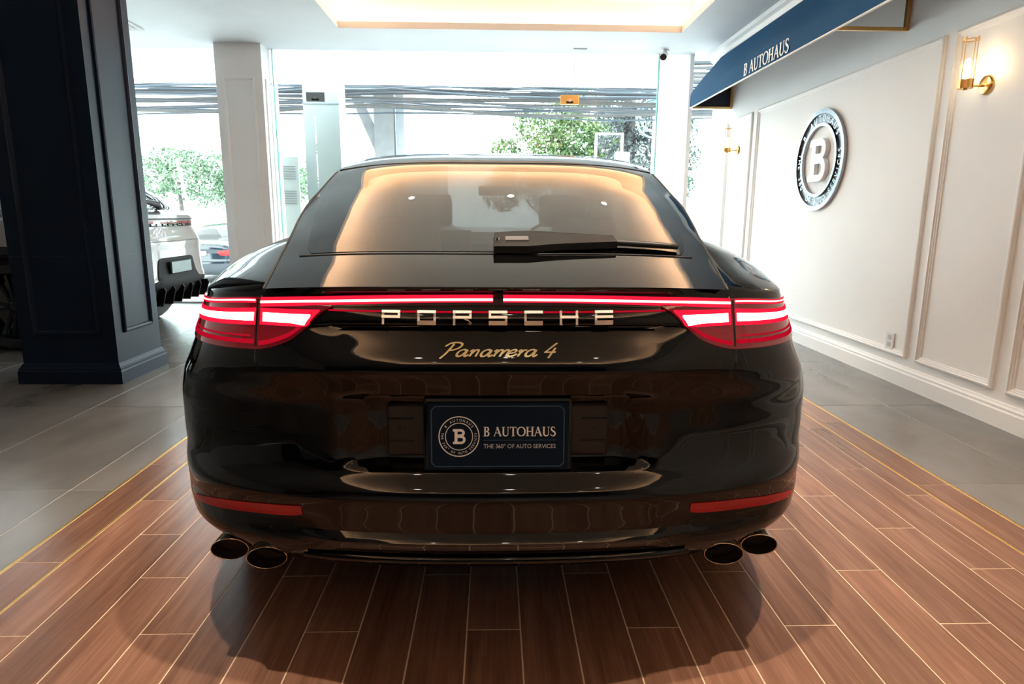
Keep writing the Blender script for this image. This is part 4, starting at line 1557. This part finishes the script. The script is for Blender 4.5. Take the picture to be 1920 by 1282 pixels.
GR1, GR2 = (.045, .10, .035), (.15, .22, .075)
tree('leafy_tree', (1.3, 16.3, ZS), 'bright green leafy tree outside the glass front, under the cables',
     [(.1, 0, 3.0, .7), (-.7, .2, 2.6, .6), (.7, 0, 3.5, .65), (-1.1, 0, 2.2, .5), (.2, .2, 2.2, .7), (1.1, .1, 2.7, .65), (-.3, .1, 3.8, .55), (-1.0, .3, 3.2, .4), (1.2, .2, 2.0, .6), (.5, 0, 4.2, .5), (1.5, 0, 3.6, .5)], 12000, .055, 3, GR1, GR2,
     [([(.2, 0, 0), (.15, 0, 1.6), (.3, 0, 2.8)], [.12, .10, .05]), ([(.15, 0, 1.5), (-.6, .1, 2.6)], [.06, .03])])
tree('vine_clad_tree', (2.85, 14.2, ZS), 'dark grey-green creeper covered trunk outside, behind the white meter box',
     [(-.3, 0, 3.9, .45), (.2, 0, 3.6, .5), (-.2, 0, 3.2, .45), (.35, 0, 3.0, .5), (-.1, 0, 2.5, .45), (.3, 0, 2.3, .45), (.55, 0, 4.0, .4), (.75, 0, 3.0, .35)], 6500, .042, 4, (.045, .055, .06), (.13, .15, .155),
     [([(0, 0, 0), (.05, 0, 2.0), (0, 0, 4.2)], [.2, .17, .12])])
tree('dark_leaf_shrub', (4.25, 15.2, ZS), 'dark green shrub outside at the right end of the glass front',
     [(0, 0, 3.6, .4), (.1, 0, 3.0, .4), (0, 0, 2.4, .4), (-.2, 0, 1.8, .4)], 2600, .042, 5, (.03, .08, .055), (.08, .15, .10), [([(0, 0, 0), (0, 0, 3.4)], [.06, .03])], cat='shrub')
tree('hedge_bush', (-9.9, 22.2, 1.15), 'pale green hedge bush growing over the white street wall',
     [(-3.6, 0, .7, .6), (3.0, 0, .9, .8), (3.9, 0, 1.1, .8), (-2.2, 0, .9, .75), (-1.3, 0, 1.1, .85), (1.0, 0, 1.4, .7), (2.2, 0, 1.5, .6), (-.4, 0, 1.15, .85), (.5, 0, .9, .8), (-.9, .1, 1.7, .5), (.0, .1, 1.7, .45), (-2.8, 0, .6, .5), (1.2, 0, .7, .7), (2.0, 0, .8, .7)], 9000, .07, 6, (.085, .155, .09), (.18, .26, .16), [([(-.4, 0, -1.7), (-.5, 0, 1.0)], [.12, .05])], cat='hedge')
tree('far_tree', (3.6, 24, ZS), 'tall pale green tree far across the street', [(0, 0, 6.5, 1.3), (-1.2, 0, 5.4, 1.1), (1.2, 0, 5.5, 1.2), (-.3, 0, 4.2, 1.2), (1.6, 0, 3.6, 1.1), (.2, 0, 8.0, 1.0), (-1.5, 0, 7.2, .9)], 3600, .13, 8,
     (.25, .33, .27), (.38, .45, .38), [([(0, 0, 0), (0, 0, 5.0)], [.25, .12])])
tag(MB().box(-30, -5.6, 21.0, 21.25, ZS, 1.2).build('street_wall', M_OWHITE), 'low white boundary wall below the hedge across the street', 'wall')
for i, (xa, xb) in enumerate(((-10.9, -10.75), (-9.7, -9.2))):
    tag(MB().cyl((xa, 20.7, 2.75), (xb, 20.8, ZS), .04, 8).build('leaning_pole', M_OWHITE), ('nearly upright thin white pole in front of the hedge', 'thin white pole leaning clearly aslant in front of the hedge')[i], 'pole', 'white poles by the hedge')
# utility pole with stay and cables
up_ = empty('utility_pole', (-2.12, 13.4, ZS), label='grey concrete utility pole with steel bracket carrying the cables', cat='utility pole')
MB().box(-.22, .16, -.15, .15, 0, 6.2).build('shaft', M_CONC, up_)
MB().box(.20, .36, -.10, .10, 0, 4.0).build('cable_duct', M_OGREY, up_)
m = MB(); m.prism([(-.22, 2.9), (-.22, 3.35), (-.75, 4.6), (-.95, 4.6)], lambda a, b, h: (a, h, b), -.1, .1)
m.build('stay_brace', M_CONC, up_)
MB().box(-.9, .9, -.26, -.16, 4.05, 4.13).build('crossarm', M_OGREY, up_)
random.seed(5)
NC = 46
for i in range(NC):
    z0 = 2.93 + i * .0245 + random.uniform(-.03, .03)
    z1 = 2.98 + i * .0235 + random.uniform(-.05, .05)
    sag = random.uniform(.02, .16)
    y_ = 11.3 + .037 * ((i * 17) % NC)
    xa, xb = -16.0, 8.0
    pts = []
    for k in range(25):
        t = k / 24
        x_ = xa + (xb - xa) * t
        pts.append((x_, y_, z0 + (z1 - z0) * t - sag * sin(pi * ((x_ + 2.1) / 9 % 1)) + .03 * sin(x_ * 1.3 + i)))
    rad, thick = random.choice(((.012, 'very thin'), (.016, 'thin'), (.022, 'thick'), (.027, 'very thick')))
    c1, c2, tone = [((.03, .034, .042), (.04, .045, .055), 'dark grey'), ((.075, .072, .07), (.095, .09, .088), 'brown-grey'), ((.055, .07, .09), (.07, .09, .11), 'blue-grey')][i % 3]
    tag(MB().tube(pts, rad, 6).build('utility_cable', noisy('cable_' + tone, c1, c2, 3, rough=.6), smooth=True),
        '%s %s utility cable in the bundle strung along the street' % (thick, tone), 'cable', 'overhead cables outside')
cl_ = empty('cable_coil', (3.17, 13.25, 2.66), label='coiled slack cable hanging on the white post beside the meter box', cat='cable coil')
for zz, rr in ((0, .36), (.04, .29)):
    m = MB(); m.lathe([(rr - .02, 0), (rr, .02), (rr + .02, 0), (rr, -.02)], lambda a, b, h: (a, h, .36 + zz + b), 40, True)
    m.build('loop', noisy('coil_blue', (.20, .30, .36), (.3, .38, .42), 4), cl_, smooth=True)
e_ = empty('meter_box', (2.55, 13.3, ZS), label='white meter box on thin posts outside in front of the creeper', cat='meter box')
MB().bbox(-.13, .15, -.08, .08, 2.55, 2.93, .01, 1).build('case', M_OWHITE, e_)
for x_ in (-.52, .0, .62):
    MB().cyl((x_, 0, 0), (x_, 0, 3.3 if x_ < .6 else 4.3), .028, 8).build('post', M_OWHITE, e_)
MB().cyl((-.52, 0, 3.28), (.0, 0, 3.28), .02, 8).build('rail', M_OWHITE, e_)
# outside column and louvred cabinet by the entrance
e_ = empty('outside_pier', (-2.33, 9.42, -.03), label='plain pale blue-white pier standing outside behind the glass', cat='column')
MB().box(-.24, .24, -.2, .2, 0, 3.3).build('shaft', noisy('pale_blue_white', (.40, .45, .455), (.44, .49, .495), 2, rough=.6), e_)
MB().box(-.245, .245, -.205, -.2, 2.62, 2.64).build('groove', M_OGREY, e_)
e_ = empty('louvred_cabinet', (-2.80, 9.0, -.03), rz=.35, label='white cabinet with two louvred vents outside the glass by white column', cat='cabinet')
MB().bbox(-.18, .18, -.12, .12, 0, 1.92, .01, 1).build('case', noisy('cab_white', (.50, .55, .55), (.54, .59, .59), 2, rough=.5), e_)
for zb_, nn in ((1.62, 6), (1.30, 6)):
    for k in range(nn):
        MB().box(-.11, .13, -.127, -.119, zb_ + k * .032, zb_ + k * .032 + .013).build('louvre', M_OGREY, e_)
# far buildings
def building(name, loc, w_, d_, h_, label, mt, wins):
    e_ = empty(name, loc, label=label, cat='building')
    MB().box(-w_ / 2, w_ / 2, 0, d_, 0, h_).build('walls', mt, e_)
    for (xa, xb, za, zb) in wins:
        MB().box(xa, xb, -.04, .02, za, zb).build('window', M_OGREY, e_)
        MB().box(xa - .15, xb + .15, -.7, 0, za - .25, za - .1).build('balcony_slab', mt, e_)
    MB().box(-w_ / 2 - .2, w_ / 2 + .2, -.2, d_ + .2, h_, h_ + .25).build('parapet', mt, e_)
    return e_


building('apartment_block', (-17.5, 33, ZS), 12, 8, 12, 'white apartment block with balconies far across the street', M_OWHITE, [(1.6, 4.2, 4.4 + k * 1.35, 4.9 + k * 1.35) for k in range(4)] + [(4.9, 6.0, 4.0 + k * 1.3, 4.3 + k * 1.3) for k in range(4)])
building('office_block', (-5.8, 40, ZS), 5, 8, 16, 'tall pale blue block far behind the utility pole', noisy('pale_blue_block', (.20, .25, .28), (.24, .29, .32), 1), [(-1.6, -.6, 9 + k * 2, 10 + k * 2) for k in range(3)])
